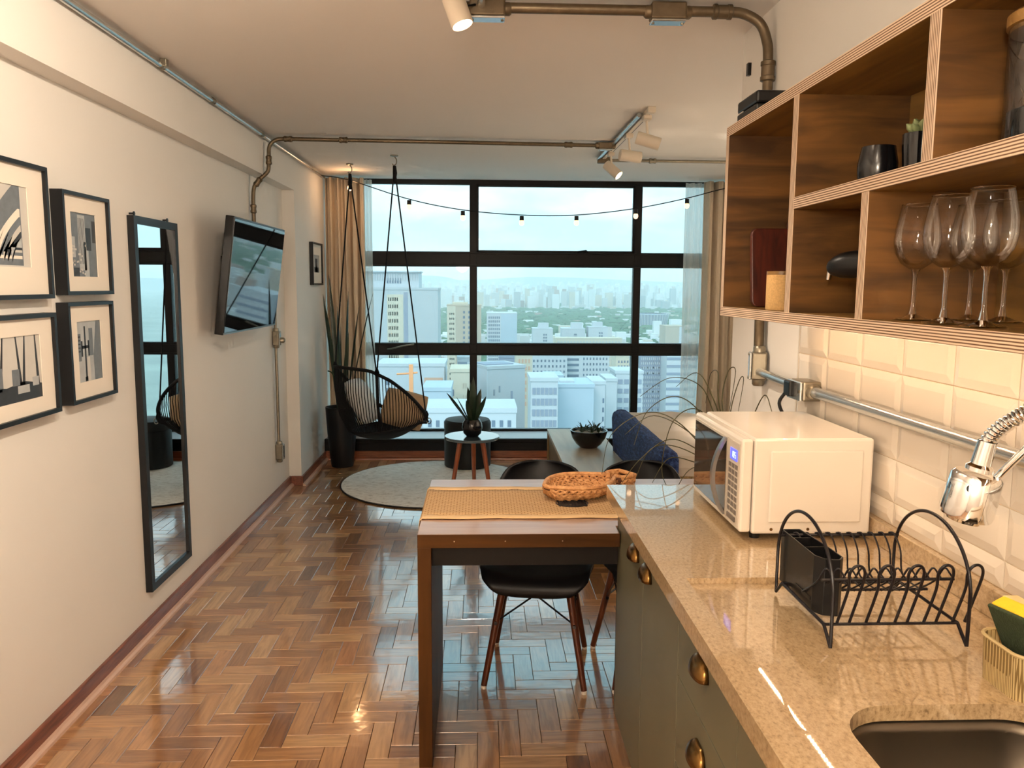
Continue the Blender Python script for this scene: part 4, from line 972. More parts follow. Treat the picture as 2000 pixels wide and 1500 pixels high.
# things on and in the shelf
rt = thing('router', 'two stacked flat black boxes on top of the plywood shelf', 'router', (0.79, 2.2, Zt+TH))
MB().box(0.715, 0.87, 2.13, 2.29, Zt+TH+0.002, Zt+TH+0.026).build('lower_case', 'black_plastic', rt, bevel=0.004)
MB().box(0.715, 0.87, 2.13, 2.29, Zt+TH+0.028, Zt+TH+0.060).build('upper_case', 'black_plastic', rt, bevel=0.006)
MB().box(0.7145, 0.717, 2.14, 2.28, Zt+TH+0.0025, Zt+TH+0.0055).build('white_stripe', 'mat_board', rt)
MB().box(0.7145, 0.717, 2.24, 2.28, Zt+TH+0.0255, Zt+TH+0.0275).build('white_stripe', 'mat_board', rt)
z_ = Zb+TH
cbd = thing('cutting_board', 'dark red wooden cutting board leaning in the left shelf compartment', 'cutting board', (0.85, 2.26, z_))
poly = rrect(0.765, 0.945, z_+0.001, z_+0.222, 0.02, 5); 
mbd = MB(); mbd.prism(poly, 'Y', 2.245, 2.263)
for v in mbd.v: v.y += (v.z-z_)*0.14
mbd.build('board', 'board_dark', cbd, bevel=0.003)
hb = MB().prism(rrect(0.87, 0.92, z_+0.215, z_+0.245, 0.012, 4), 'Y', 2.275, 2.293); hb.build('handle', 'board_dark', cbd, bevel=0.003)
cn = thing('canister', 'small cork canister with flat wooden lid in the left shelf compartment', 'canister', (0.765, 2.03, z_))
MB().lathe([(0, 0), (0.036, 0), (0.037, 0.003), (0.037, 0.088), (0, 0.088)], (0.765, 2.03, z_), 28).build('body', 'cork', cn, smooth=True)
MB().lathe([(0, 0.088), (0.037, 0.088), (0.037, 0.097), (0, 0.097)], (0.765, 2.03, z_), 28).build('lid', 'ply_face_y', cn, smooth=True)
hm_ = thing('hand_mixer', 'black rounded electric hand appliance with silver nozzle in the lower shelf', 'appliance', (0.80, 1.60, z_))
def sect(p, r0, r1): return p
body = smoothpath([(0.742, 1.690, z_+0.098), (0.748, 1.672, z_+0.101), (0.765, 1.635, z_+0.105), (0.79, 1.59, z_+0.106), (0.815, 1.55, z_+0.104), (0.835, 1.515, z_+0.10)], 5)
MB().tube(body, [0.012, 0.014, 0.016, 0.018, 0.020, 0.022, 0.024, 0.026, 0.027, 0.028]+[0.028]*(len(body)-11)+[0.02], 16).build('body', 'black_plastic', hm_, smooth=True)
MB().tube([(0.742, 1.692, z_+0.096), (0.741, 1.697, z_+0.074)], [0.007, 0.005], 10).build('nozzle', 'chrome', hm_, smooth=True)
hd_ = smoothpath([(0.80, 1.575, z_+0.09), (0.795, 1.588, z_+0.05), (0.792, 1.594, z_+0.014), (0.792, 1.594, z_+0.001)], 4)
MB().tube(hd_, [0.022]*4+[0.017]*4+[0.016]*(len(hd_)-8), 14).build('handle', 'black_plastic', hm_, smooth=True)
zm = Zm+TH
bp1 = tag(MB().lathe([(0, 0), (0.030, 0), (0.037, 0.02), (0.038, 0.045), (0.032, 0.078), (0.029, 0.079), (0.029, 0.07), (0, 0.07)], (0.79, 1.61, zm), 32).build('black_cup', 'ceramic_black', None, smooth=True), 'plain rounded black ceramic cup on the middle shelf board', 'cup')
su = thing('potted_succulent', 'small succulent in a fluted black pot on the middle shelf board', 'potted plant', (0.845, 1.555, zm))
mb = MB(); NF = 48; prof = [(0.024, 0), (0.029, 0.03), (0.032, 0.07), (0.032, 0.095), (0.027, 0.095), (0.027, 0.085)]
for r_, zz in prof:
    for j in range(NF): t = 2*PI*j/NF; q = r_*(1+0.035*math.cos(t*14)); mb.v.append(Vector((0.845+q*math.cos(t), 1.555+q*math.sin(t), zm+zz)))
for i in range(len(prof)-1):
    for j in range(NF): mb.f.append((i*NF+j, i*NF+(j+1) % NF, (i+1)*NF+(j+1) % NF, (i+1)*NF+j))
mb.f += [tuple(range(NF)), tuple(range((len(prof)-1)*NF, len(prof)*NF))]
mb.build('pot', 'ceramic_black', su, smooth=True)
for i in range(14):
    t = 2*PI*i*0.381966; tl_ = 0.25+0.75*i/14; d = Vector((math.cos(t)*tl_, math.sin(t)*tl_, 1.15-0.6*tl_)).normalized(); p0 = Vector((0.845, 1.555, zm+0.088))
    MB().tube([p0, p0+d*0.016, p0+d*0.030, p0+d*0.038], [0.004, 0.008, 0.007, 0.001], 8).build('leaf', 'leaf_pale', su, smooth=True)
jr = thing('glass_jar', 'tall glass storage jar with wooden lid on the middle shelf board', 'jar', (0.835, 1.165, zm))
JC = (0.835, 1.165, zm)
MB().lathe([(0, 0.004), (0.070, 0.004), (0.072, 0.010), (0.072, 0.175), (0.072, 0.176)], JC, 40).build('glass', 'jar_glass', jr, smooth=True)
MB().lathe([(0, 0), (0.07, 0), (0.072, 0.003), (0.07, 0.006), (0, 0.006)], JC, 40).build('base', 'jar_glass', jr, smooth=True)
MB().lathe([(0, 0.170), (0.070, 0.170), (0.070, 0.176), (0.075, 0.177), (0.075, 0.193), (0.070, 0.197), (0, 0.197)], JC, 40).build('lid', 'ply_face_y', jr, smooth=True)
MB().lathe([(0, 0.006), (0.067, 0.006), (0.067, 0.058), (0.03, 0.072), (0, 0.066)], JC, 28).build('contents', 'black_matte', jr, smooth=True)
def wine(x, y, lab):
    t = thing('wine_glass', lab, 'wine glass', (x, y, z_), 'wine glasses in the lower shelf')
    K = [(r*0.9, z*0.92) for r, z in ((0, 0.0015), (0.034, 0.0015), (0.035, 0.003), (0.02, 0.006), (0.007, 0.012), (0.004, 0.03), (0.0036, 0.08), (0.005, 0.092), (0.009, 0.098))]
    MB().lathe(K, (x, y, z_), 36).build('stem', 'clear_glass', t, smooth=True)
    K = [(r*0.9, z*0.92) for r, z in ((0, 0.098), (0.012, 0.099), (0.028, 0.110), (0.039, 0.130), (0.0425, 0.150), (0.041, 0.175), (0.035, 0.205), (0.031, 0.221))]
    MB().lathe(K, (x, y, z_), 40).build('bowl', 'wine_glass', t, smooth=True)
    MB().tube([(x+0.0279*math.cos(2*PI*i/36), y+0.0279*math.sin(2*PI*i/36), z_+0.2033) for i in range(36)], 0.0009, 6, closed=True).build('rim', 'clear_glass', t, smooth=True)
wine(0.773, 1.412, 'wine glass farthest left in the lower shelf compartment')
wine(0.745, 1.268, 'front wine glass second from the left in the lower shelf compartment')
wine(0.745, 1.165, 'large front wine glass nearest the camera in the lower shelf compartment')
wine(0.874, 1.410, 'wine glass standing at the back between the front glasses')
wine(0.880, 1.325, 'wine glass at the back near the right edge of the picture')

# ================================================================== DINING TABLE
TT = 0.757; TX0, TX1 = -0.192, WRX-0.004; TY0, TY1 = 2.362, 3.055; TXF = FX-0.004; TYB = 2.442
tb = thing('dining_table', 'wooden dining table joined to the end of the kitchen counter', 'table', (0.3, 2.8, 0))
MB().prism([(TX0, TY0+0.0015), (TXF, TY0+0.0015), (TXF, TYB), (TX1, TYB), (TX1, TY1), (TX0, TY1)], 'Z', TT-0.042, TT).build('tabletop', 'table_top', tb, bevel=0.0015)
MB().box(TX0, TXF, TY0, TY0+0.0015, TT-0.042, TT-0.0005).build('front_edge', 'table_side', tb)
MB().box(TX0, TX0+0.042, TY0, TY1, 0, TT-0.042).build('leg_panel', 'table_leg', tb, bevel=0.0015)
MB().box(TX0+0.042, TXF, TY0+0.035, TY0+0.053, TT-0.110, TT-0.042).build('apron', 'cabinet_dark', tb)
MB().box(TX0+0.042, TX1, TY1-0.06, TY1-0.04, TT-0.112, TT-0.042).build('apron', 'cabinet_dark', tb)
for x_ in (-0.08, 0.075, 0.25): MB().lathe([(0, 0), (0.0022, 0), (0.0015, 0.001), (0, 0.001)], (x_, TY0, TT-0.022), 8, (0, -1, 0)).build('screw_cap', 'cushion_tan', tb)
# macrame runner with a fringed end hanging over the left side
rn = thing('table_runner', 'beige macrame runner lying along the dining table', 'table runner', (0.3, 2.8, TT))
RY0_, RY1_ = 2.515, 2.92
def rfn(y0, y1, dz):
    path = [(TX0-0.004, TT-0.42), (TX0-0.0045, TT-0.2), (TX0-0.005, TT-0.02), (TX0-0.003, TT-0.004), (TX0+0.003, TT+0.0025)]
    path += [(TX0+0.03+(0.74)*i/24, TT+0.0025) for i in range(25)]
    def fn(u, v):
        k = u*(len(path)-1); i = min(int(k), len(path)-2); f = k-i
        x = path[i][0]*(1-f)+path[i+1][0]*f; z = path[i][1]*(1-f)+path[i+1][1]*f
        return (x-(dz if z < TT-0.003 else 0), y0+(y1-y0)*v+0.003*math.sin(x*23), z+(dz+0.0008*math.sin(x*40+v*9) if z >= TT-0.003 else 0))
    return fn, len(path)-1
fn, nu = rfn(RY0_+0.035, RY1_-0.035, 0.001); MB().grid(fn, nu, 8).build('weave', 'runner_weave', rn, smooth=True, solid=0.002, fix=False)
for a, b_ in ((RY0_, RY0_+0.04), (RY1_-0.04, RY1_)):
    fn, nu = rfn(a, b_, 0.0018); MB().grid(fn, nu, 3).build('border', 'runner_plain', rn, smooth=True, solid=0.002, fix=False)
fr_ = MB()
for i in range(40):
    y_ = RY0_+0.005+(RY1_-RY0_-0.01)*i/39
    fr_.tube([(TX0-0.006, y_, TT-0.42), (TX0-0.009-0.004*math.sin(i*2.1), y_+0.002*math.sin(i), TT-0.45), (TX0-0.007-0.006*math.sin(i*1.3), y_+0.004*math.sin(i*3), TT-0.485)], 0.0022, 5)
tag(fr_.build('fringe', 'runner_plain', rn, smooth=True), kind='stuff')
# braided leaf-shaped basket
bk = thing('woven_basket', 'leaf shaped basket of thick braided water hyacinth on the runner', 'basket', (0.39, 2.80, TT))
A_ = Vector((0.225, 2.722, TT+0.058)); B_ = Vector((0.556, 2.926, TT+0.062)); ax_ = (B_-A_); ln = ax_.length; ax_.normalize(); sd_ = Vector((-ax_.y, ax_.x, 0))
def half_w(s): 
    if s < 0.78: return 0.004+0.106*max(0.0, math.sin(PI*min(1, (s/0.82))**0.9)) if s > 0 else 0.004
    return 0.040+0.010*math.sin((s-0.78)/0.22*PI)
def bsurf(s, t):
    """t from -1 (near rim) over the bottom to 1 (far rim)"""
    w = half_w(s); a = t*PI/2; dep = 0.055*min(1, w/0.07)
    p = A_+ax_*ln*s+sd_*(w*math.sin(a)*(1 if True else 1)); tip = max(max(0.0, 1-s/0.14), max(0.0, (s-0.93)/0.07)); k_ = 1-math.cos(a)**0.8 if abs(t) < 0.999 else 1; p.z = TT+0.008+0.048*max(k_, tip**1.5); return p
bas = MB().grid(lambda u, v: bsurf(0.01+0.98*u, -1+2*v), 36, 16); bas.build('gap_sheet', 'braid_gap_shade', bk, smooth=True, solid=0.008, fix=True)  # dark sheet behind the strands: its colour supplies the shade in the gaps
br_ = MB(); rows = 10; cols = 17
for r_ in range(rows):
    t0 = -1+2*(r_+0.5)/rows
    for c_ in range(cols):
        s0 = 0.02+0.95*c_/cols
        for sgn in (-1, 1):
            s1 = s0+0.062; ta = t0-sgn*0.10; tb_ = t0+sgn*0.10
            p0, p1 = bsurf(s0, max(-0.98, min(0.98, ta))), bsurf(min(0.99, s1), max(-0.98, min(0.98, tb_)))
            mid = bsurf((s0+s1)/2, t0); cen = A_+ax_*ln*(s0+s1)/2; cen.z = TT+0.075; nn = (cen-mid).normalized()*0.006
            for side in ((1, -1) if True else (1,)):
                br_.tube([p0+nn*side*0.5, mid+nn*side*1.25, p1+nn*side*0.5], [0.0035, 0.0062, 0.0035], 6)
tag(br_.build('braid', 'braid', bk, smooth=True), kind='stuff')
rim_ = []
for i in range(30): rim_.append(bsurf(0.01+0.97*i/29, -1))
for i in range(30): rim_.append(bsurf(0.98-0.97*i/29, 1))
MB().tube(rim_, 0.008, 8, closed=True).build('rim', 'braid', bk, smooth=True)
# dark wire mesh standing in for the basket's shadow and a dark pattern
co = MB()
for i in range(9):
    co.tube([(0.270+0.011*i, 2.645, TT+0.006), (0.270+0.011*i, 2.73, TT+0.006)], 0.0013, 5); co.tube([(0.265, 2.65+0.0095*i, TT+0.007), (0.365, 2.65+0.0095*i, TT+0.007)], 0.0013, 5)
co.tube([(0.315+0.055*math.cos(t), 2.687+0.046*math.sin(t), TT+0.0065) for t in [2*PI*i/28 for i in range(28)]], 0.002, 6, closed=True)
tag(co.build('basket_shadow_mesh', 'wire_black', None, smooth=True), 'dark mesh for the shadow and dark pattern under the braided basket', 'shadow mesh')

# ================================================================== DINING CHAIRS
def dining_chair(label, loc, rz):
    t = thing('dining_chair', label, 'chair', (0, 0, 0), 'black shell dining chairs')
    cl_ = [(-0.205, 0.372, 0.13), (-0.215, 0.395, 0.165), (-0.195, 0.425, 0.195), (-0.13, 0.438, 0.212), (-0.03, 0.430, 0.216), (0.08, 0.424, 0.212), (0.15, 0.436, 0.204), (0.19, 0.49, 0.198), (0.212, 0.57, 0.196), (0.228, 0.65, 0.188), (0.242, 0.72, 0.170), (0.252, 0.765, 0.135), (0.256, 0.785, 0.085)]
    sp_ = smoothpath([(a, b_, c) for a, b_, c in cl_], 3)
    def fn(u, v):
        k = v*(len(sp_)-1); i = min(int(k), len(sp_)-2); f = k-i; q = sp_[i].lerp(sp_[i+1], f)
        s_ = 2*u-1; back = max(0, min(1, (q.y-0.45)/0.15)); seat = 1-back
        y = q.x-back*0.055*s_*s_; z = q.y+seat*(0.030*abs(s_)**3)*(1 if q.x > -0.18 else 0.3)
        return (q.z*s_, y, z)
    MB().grid(fn, 16, 36).build('shell', 'black_matte', t, smooth=True, solid=0.009, fix=True, angle=80)
    tops = [(-0.12, -0.11), (0.12, -0.11), (-0.12, 0.10), (0.12, 0.10)]; feet = [(-0.188, -0.188), (0.188, -0.188), (-0.185, 0.188), (0.185, 0.188)]
    for (a, b_), (c, d) in zip(tops, feet):
        lg = MB().tube([(a, b_, 0.405), (c, d, 0.012)], [0.0155, 0.0115], 12).build('leg', 'walnut_leg', t, smooth=True)
        MB().lathe([(0, 0), (0.010, 0), (0.0115, 0.012), (0, 0.012)], (c, d, 0), 12).build('foot_glide', 'mat_board', lg)
    def on(i, z):
        f = (0.405-z)/(0.405-0.012); return Vector((tops[i][0]+(feet[i][0]-tops[i][0])*f, tops[i][1]+(feet[i][1]-tops[i][1])*f, z))
    for i, j in ((0, 1), (1, 0), (2, 3), (3, 2), (0, 2), (2, 0), (1, 3), (3, 1)):
        hi = on(i, 0.245)*0.32+on(j, 0.245)*0.68; hi.z = 0.398; MB().tube([on(i, 0.245), hi, on(j, 0.355)], 0.0035, 6).build('brace_wire', 'wire_black', t, smooth=True)
    for i in range(4): MB().lathe([(0, -0.02), (0.007, -0.02), (0.007, 0.02), (0, 0.02)], on(i, 0.245), 10, (0, 1, 0)).build('brace_bolt', 'wire_black', t)
    MB().box(-0.13, 0.13, -0.12, 0.12, 0.398, 0.408).build('seat_plate', 'black_matte', t)
    t.location = loc; t.rotation_euler = (0, 0, rz); return t
dining_chair('black shell dining chair with walnut legs in the middle of the table', (0.225, 3.02, 0), math.radians(-8))
dining_chair('black shell dining chair partly hidden behind the end of the green cabinet', (0.672, 3.015, 0), math.radians(5))

# ================================================================== GRASS PLANT BEHIND THE MICROWAVE
gp = thing('grass_plant', 'potted grass with long arching thin blades behind the microwave', 'potted plant', (0.875, 2.71, TT))
GC = Vector((0.875, 2.71, TT))
MB().lathe([(0, 0), (0.05, 0), (0.062, 0.05), (0.068, 0.12), (0.061, 0.12), (0.06, 0.105), (0, 0.105)], GC, 28).build('pot', 'ceramic_black', gp, smooth=True)
rg = random.Random(21)
BL = [[(-0.10, 0.0, 0.22), (-0.20, 0.0, 0.30), (-0.30, 0.0, 0.25), (-0.345, 0.0, 0.13)], [(-0.08, -0.05, 0.20), (-0.16, -0.08, 0.27), (-0.24, -0.10, 0.22), (-0.27, -0.11, 0.06), (-0.22, -0.12, -0.03)],
      [(-0.12, 0.05, 0.15), (-0.26, 0.08, 0.22), (-0.36, 0.09, 0.15)], [(-0.10, 0.02, 0.10), (-0.22, 0.0, 0.15), (-0.33, -0.02, 0.08), (-0.40, -0.02, -0.02)], [(-0.05, 0.08, 0.24), (-0.10, 0.10, 0.33), (-0.20, 0.12, 0.35), (-0.30, 0.14, 0.28)],
      [(-0.14, -0.06, 0.08), (-0.24, -0.08, 0.10), (-0.30, -0.1, 0.02)], [(-0.16, 0.1, 0.10), (-0.26, 0.12, 0.09), (-0.31, 0.13, -0.02)], [(-0.04, 0.0, 0.26), (-0.02, 0.02, 0.38), (0.01, 0.03, 0.385), (0.0, 0.05, 0.24)],
      [(0.0, 0.04, 0.22), (0.03, 0.05, 0.345), (0.05, 0.06, 0.35), (0.04, 0.08, 0.22)], [(0.02, -0.1, 0.20), (0.03, -0.2, 0.33), (0.02, -0.3, 0.30), (0.02, -0.36, 0.22)], [(-0.02, 0.1, 0.25), (0.0, 0.2, 0.36), (0.0, 0.3, 0.34), (0.01, 0.38, 0.22)],
      [(-0.18, 0.0, 0.20), (-0.30, 0.02, 0.24), (-0.42, 0.03, 0.16), (-0.45, 0.03, 0.02)], [(-0.06, -0.02, 0.06), (-0.16, -0.04, 0.05), (-0.22, -0.05, -0.05)], [(-0.04, 0.12, 0.28), (-0.08, 0.2, 0.36), (-0.14, 0.26, 0.30)]]
for ctl in BL:
    p0 = GC+Vector((rg.uniform(-0.03, 0.03), rg.uniform(-0.03, 0.03), 0.10))
    pts = smoothpath([p0]+[GC+Vector((a, b_, 0.075+c)) for a, b_, c in ctl], 7); N = len(pts)
    for q in pts: q.x = min(q.x, WRX-0.02)
    MB().tube(pts, [0.0026-0.0016*i/(N-1) for i in range(N)], 5).build('blade', 'grass_blade', gp, smooth=True)

# ================================================================== LIVING AREA
rug = thing('round_rug', 'round cream wool rug with dark edging in front of the window', 'rug', (-0.33, 6.02, 0))
rgm = MB().lathe([(0, 0.016), (0.25, 0.017), (0.5, 0.016), (0.69, 0.016), (0.722, 0.013), (0.725, 0.0)], (-0.33, 6.02, 0.0005), 72); rgm.build('pile', 'rug_wool', rug, smooth=True)
MB().tube([(-0.33+0.728*math.cos(2*PI*i/72), 6.02+0.728*math.sin(2*PI*i/72), 0.007) for i in range(72)], 0.006, 6, closed=True).build('edging', 'black_matte', rug, smooth=True)
pf = thing('pouf', 'round black upholstered pouf behind the small side table', 'pouf', (-0.11, 6.56, 0.017))
MB().lathe([(0, 0), (0.185, 0), (0.192, 0.008), (0.192, 0.30), (0.190, 0.306)], (-0.11, 6.56, 0.017), 44).build('body', 'velvet_black', pf, smooth=True)
MB().lathe([(0.188, 0.306), (0.194, 0.316), (0.194, 0.365), (0.180, 0.388), (0.12, 0.396), (0, 0.398)], (-0.11, 6.56, 0.017), 44).build('seat_cushion', 'velvet_black', pf, smooth=True)
ZR = 0.017
ss = thing('side_table', 'small round side table with dark glossy top and three wooden legs', 'side table', (-0.062, 5.62, ZR))
MB().lathe([(0, 0.424), (0.190, 0.424), (0.196, 0.430), (0.196, 0.440), (0.192, 0.444), (0, 0.444)], (-0.062, 5.62, 0), 48).build('top', 'side_table_top', ss, smooth=True)
for a in (200, 285, 340) if False else (205, 325, 85):
    t = math.radians(a); q = Vector((math.cos(t), math.sin(t), 0))
    MB().tube([Vector((-0.062, 5.62, 0.424))+q*0.09, Vector((-0.062, 5.62, ZR))+q*0.165], [0.019, 0.013], 12).build('leg', 'teak_leg', ss, smooth=True)
def blade(mb, p0, d, L, w, bend, twist=0.0, n=9):
    """stiff tapering leaf with a shallow fold"""
    d = Vector(d).normalized(); side = d.cross(Vector((0, 0, 1)))
    side = side.normalized() if side.length > 0.05 else Vector((1, 0, 0)); side = Matrix.Rotation(twist, 3, d) @ side
    nn = side.cross(d); k = len(mb.v); p = Vector(p0)
    for i in range(n+1):
        t = i/n; ww = w*(0.55+0.9*t-1.45*t**3) if t < 0.999 else 0.0005
        ww = max(ww, 0.0006); c = p+d*L*t+Vector(bend)*t*t
        tw = Matrix.Rotation(twist*0.8*t, 3, d); s_ = tw @ side; m_ = tw @ nn
        mb.v += [c-s_*ww, c+m_*ww*0.3, c+s_*ww, c-m_*0.002]
    for i in range(n):
        a = k+i*4
        for j in range(4): mb.f.append((a+j, a+(j+1) % 4, a+4+(j+1) % 4, a+4+j))
    mb.f.append((k, k+1, k+2, k+3))
    return mb
vs_ = thing('potted_plant', 'snake plant in a round black vase on the side table', 'potted plant', (-0.06, 5.60, 0.444))
PC = Vector((-0.06, 5.60, 0.444))
MB().lathe([(0, 0), (0.040, 0), (0.062, 0.022), (0.073, 0.060), (0.068, 0.098), (0.052, 0.122), (0.046, 0.122), (0.048, 0.105), (0, 0.105)], PC, 36).build('vase', 'ceramic_black', vs_, smooth=True)
for dx, dy, dz, L, w, tw in ((0.02, 0, 1, 0.31, 0.026, 0.3), (-0.10, 0.02, 1, 0.24, 0.024, -0.4), (-0.52, 0.05, 0.75, 0.24, 0.020, 0.5), (-0.40, -0.08, 0.9, 0.19, 0.020, -0.2), (0.20, 0.05, 1, 0.23, 0.024, 0.6), (0.38, -0.05, 1, 0.19, 0.022, -0.5), (0.10, -0.10, 1, 0.18, 0.020, 0.1), (-0.18, -0.15, 1, 0.16, 0.020, 0.2), (-0.04, 0.14, 1, 0.27, 0.022, 1.2)):
    blade(MB(), PC+Vector((dx*0.05, dy*0.1, 0.10)), (dx, dy, dz), L*1.05, w*1.3, (dx*0.02, 0, 0), tw).build('leaf', 'leaf_snake', vs_, smooth=True)
tp = thing('potted_plant', 'tall snake plant in a high black tapered planter beside the left curtain', 'potted plant', (-1.155, 6.62, 0))
TC = Vector((-1.155, 6.62, 0))
MB().lathe([(0, 0), (0.088, 0), (0.092, 0.01), (0.118, 0.28), (0.130, 0.49), (0.130, 0.50), (0.118, 0.50), (0.116, 0.47), (0, 0.47)], TC, 40).build('planter', 'black_matte', tp, smooth=True)
MB().lathe([(0, 0.475), (0.116, 0.472)], TC, 28).build('soil', 'soil', tp)
for dx, dy, dz, L, w, tw, bx in ((-0.04, 0, 1, 1.12, 0.024, 0.2, -0.02), (0.05, 0.02, 1, 0.98, 0.026, -0.5, 0.0), (0.17, -0.03, 1, 0.98, 0.022, 0.4, 0.05), (-0.08, 0.02, 1, 0.96, 0.024, 1.0, -0.03), (0.10, 0.05, 1, 0.86, 0.024, 0.1, 0.02), (0.0, -0.05, 1, 0.86, 0.026, 0.7, 0.0), (-0.02, 0.05, 1, 0.76, 0.024, -0.9, 0.02), (0.06, -0.04, 1, 0.66, 0.024, -0.3, 0.02)):
    blade(MB(), TC+Vector((dx*0.4, dy, 0.47)), (dx, dy, dz), L, w, (bx, 0, 0), tw, 12).build('leaf', 'leaf_snake', tp, smooth=True)
MB().tube(smoothpath([TC+Vector((-0.02, -0.03, 0.47)), TC+Vector((-0.05, -0.03, 0.75)), TC+Vector((-0.10, -0.02, 0.80))], 5), 0.006, 6).build('stalk', 'leaf_dark', tp, smooth=True)

# hanging chair: oval rim, bowl seat, cords, ropes
hc = thing('hanging_chair', 'black rope hanging egg chair suspended from the ceiling by the window', 'hanging chair', (-0.76, 6.10, 0.33))
HX, HY, HA, HB = -0.76, 6.10, 0.345, 0.30
FD = Vector((0.75, 0.66)).normalized()
zt_ = [(-1.0, 0.90), (-0.75, 0.885), (-0.4, 0.81), (0.0, 0.70), (0.4, 0.585), (0.75, 0.49), (1.0, 0.455)]
def zrim(s_):
    for (a, b_), (c, d) in zip(zt_, zt_[1:]):
        if s_ <= c: f = max(0, (s_-a)/(c-a)); return b_+(d-b_)*f
    return zt_[-1][1]
def rimp(t): return Vector((HX+HA*math.cos(t), HY+HB*math.sin(t), zrim(math.cos(t)*FD.x+math.sin(t)*FD.y)))
def basep(t): return Vector((HX+0.02+0.27*math.cos(t), HY+0.235*math.sin(t), 0.425+0.03*math.cos(t)))
MB().tube([rimp(2*PI*i/64) for i in range(64)], 0.013, 10, closed=True).build('rim', 'rope_black', hc, smooth=True)
MB().tube([basep(2*PI*i/48) for i in range(48)], 0.010, 8, closed=True).build('seat_ring', 'rope_black', hc, smooth=True)
cds = MB(); NC = 96
for i in range(NC):
    t = 2*PI*i/NC; a = rimp(t); b_ = basep(t); mid = a.lerp(b_, 0.5); out = Vector((math.cos(t)*0.04, math.sin(t)*0.04, -0.02))
    cds.tube([a, a.lerp(b_, 0.33)+out*0.8, a.lerp(b_, 0.7)+out*0.9, b_], 0.0033, 5)
tag(cds.build('cord_weave', 'rope_black', hc, smooth=True), kind='stuff')
def dish(u, v):
    t = 2*PI*u; b_ = basep(t); c = Vector((HX+0.01, HY, 0.33)); p = c.lerp(b_, v); p.z = 0.335+(b_.z-0.335)*v**2.2; return p
MB().grid(dish, 48, 8).build('seat_bowl', 'rope_black', hc, smooth=True, solid=0.012, fix=True)
for t in (-PI/2, PI/2): MB().tube([rimp(t+0.02), rimp(t+0.02).lerp(basep(t), 0.5)+Vector((0, 0.04*math.sin(t), 0)), basep(t)], 0.012, 8).build('frame_strut', 'rope_black', hc, smooth=True)
AA = Vector((-1.014, 6.395, CEIL)); BBn = Vector((-0.623, 5.946, CEIL))
for an, ends in ((AA, (rimp(PI), rimp(-PI/2+0.02))), (BBn, (rimp(-PI/2+0.02), rimp(-0.12), ))):
    pl_ = MB().lathe([(0, 0), (0.028, 0), (0.028, -0.008), (0.012, -0.012), (0, -0.012)], an, 20).build('ceiling_plate', 'galvanised', hc, smooth=True)
    MB().tube(smoothpath([an+Vector((0, 0, -0.01)), an+Vector((0.014, 0, -0.03)), an+Vector((0.012, 0, -0.06)), an+Vector((-0.006, 0, -0.072)), an+Vector((-0.014, 0, -0.06))], 5), 0.004, 8).build('hook', 'galvanised', pl_, smooth=True)
    k0 = an+Vector((0, 0, -0.075))
    MB().tube([k0, k0+Vector((0.003, 0, -0.05)), k0+Vector((0, 0, -0.10)), k0+Vector((0, 0, -0.12))], [0.012, 0.016, 0.012, 0.008], 8).build('knot', 'rope_black', hc, smooth=True)
    for e in ends:
        MB().tube([k0, k0.lerp(e, 0.5)+Vector((0, 0, -0.004)), e], 0.0055, 7).build('rope', 'rope_black', hc, smooth=True)
        MB().tube([e+Vector((0, 0, -0.012)), e+Vector((0.002, 0, 0.012)), e+Vector((0, 0, 0.04))], [0.014, 0.018, 0.009], 8).build('knot', 'rope_black', hc, smooth=True)
MB().tube([(-0.395+0.016*math.cos(2*PI*i/18), 6.06, 0.475+0.022*math.sin(2*PI*i/18)) for i in range(18)], 0.0035, 6, closed=True).build('metal_ring', 'galvanised', hc, smooth=True)
def pillow(name, label, mat, c, size, rot):
    Mr = rot
    def fn(u, v):
        a, b_ = 2*u-1, 2*v-1; return (a, b_)
    mb = MB(); n = 16
    for sgn in (1, -1):
        k = len(mb.v)
        for i in range(n+1):
            for j in range(n+1):
                a, b_ = 2*i/n-1, 2*j/n-1
                th = ((1-abs(a)**2.6)*(1-abs(b_)**2.6))**0.55
                pin = 1-0.06*(a*a*b_*b_)
                q = Vector((a*size[0]/2*pin, b_*size[1]/2*pin, sgn*th*size[2]/2)); mb.v.append(Mr @ q+Vector(c))
        for i in range(n):
            for j in range(n): p = k+i*(n+1)+j; mb.f.append((p, p+n+1, p+n+2, p+1))
    o = mb.build(name, mat, None, smooth=True, fix=True, angle=70); return tag(o, label, 'cushion')
pillow('cushion', 'pale grey cushion leaning in the back of the hanging chair', 'cushion_white', (-0.90, 6.08, 0.63), (0.36, 0.36, 0.13), Matrix.Rotation(math.radians(-12), 3, 'Z') @ Matrix.Rotation(math.radians(62), 3, 'Y'))
pillow('cushion', 'tan cushion in the hanging chair showing above its low front rim', 'cushion_tan', (-0.60, 6.23, 0.54), (0.34, 0.30, 0.13), Matrix.Rotation(math.radians(14), 3, 'Y') @ Matrix.Rotation(math.radians(66), 3, 'X'))

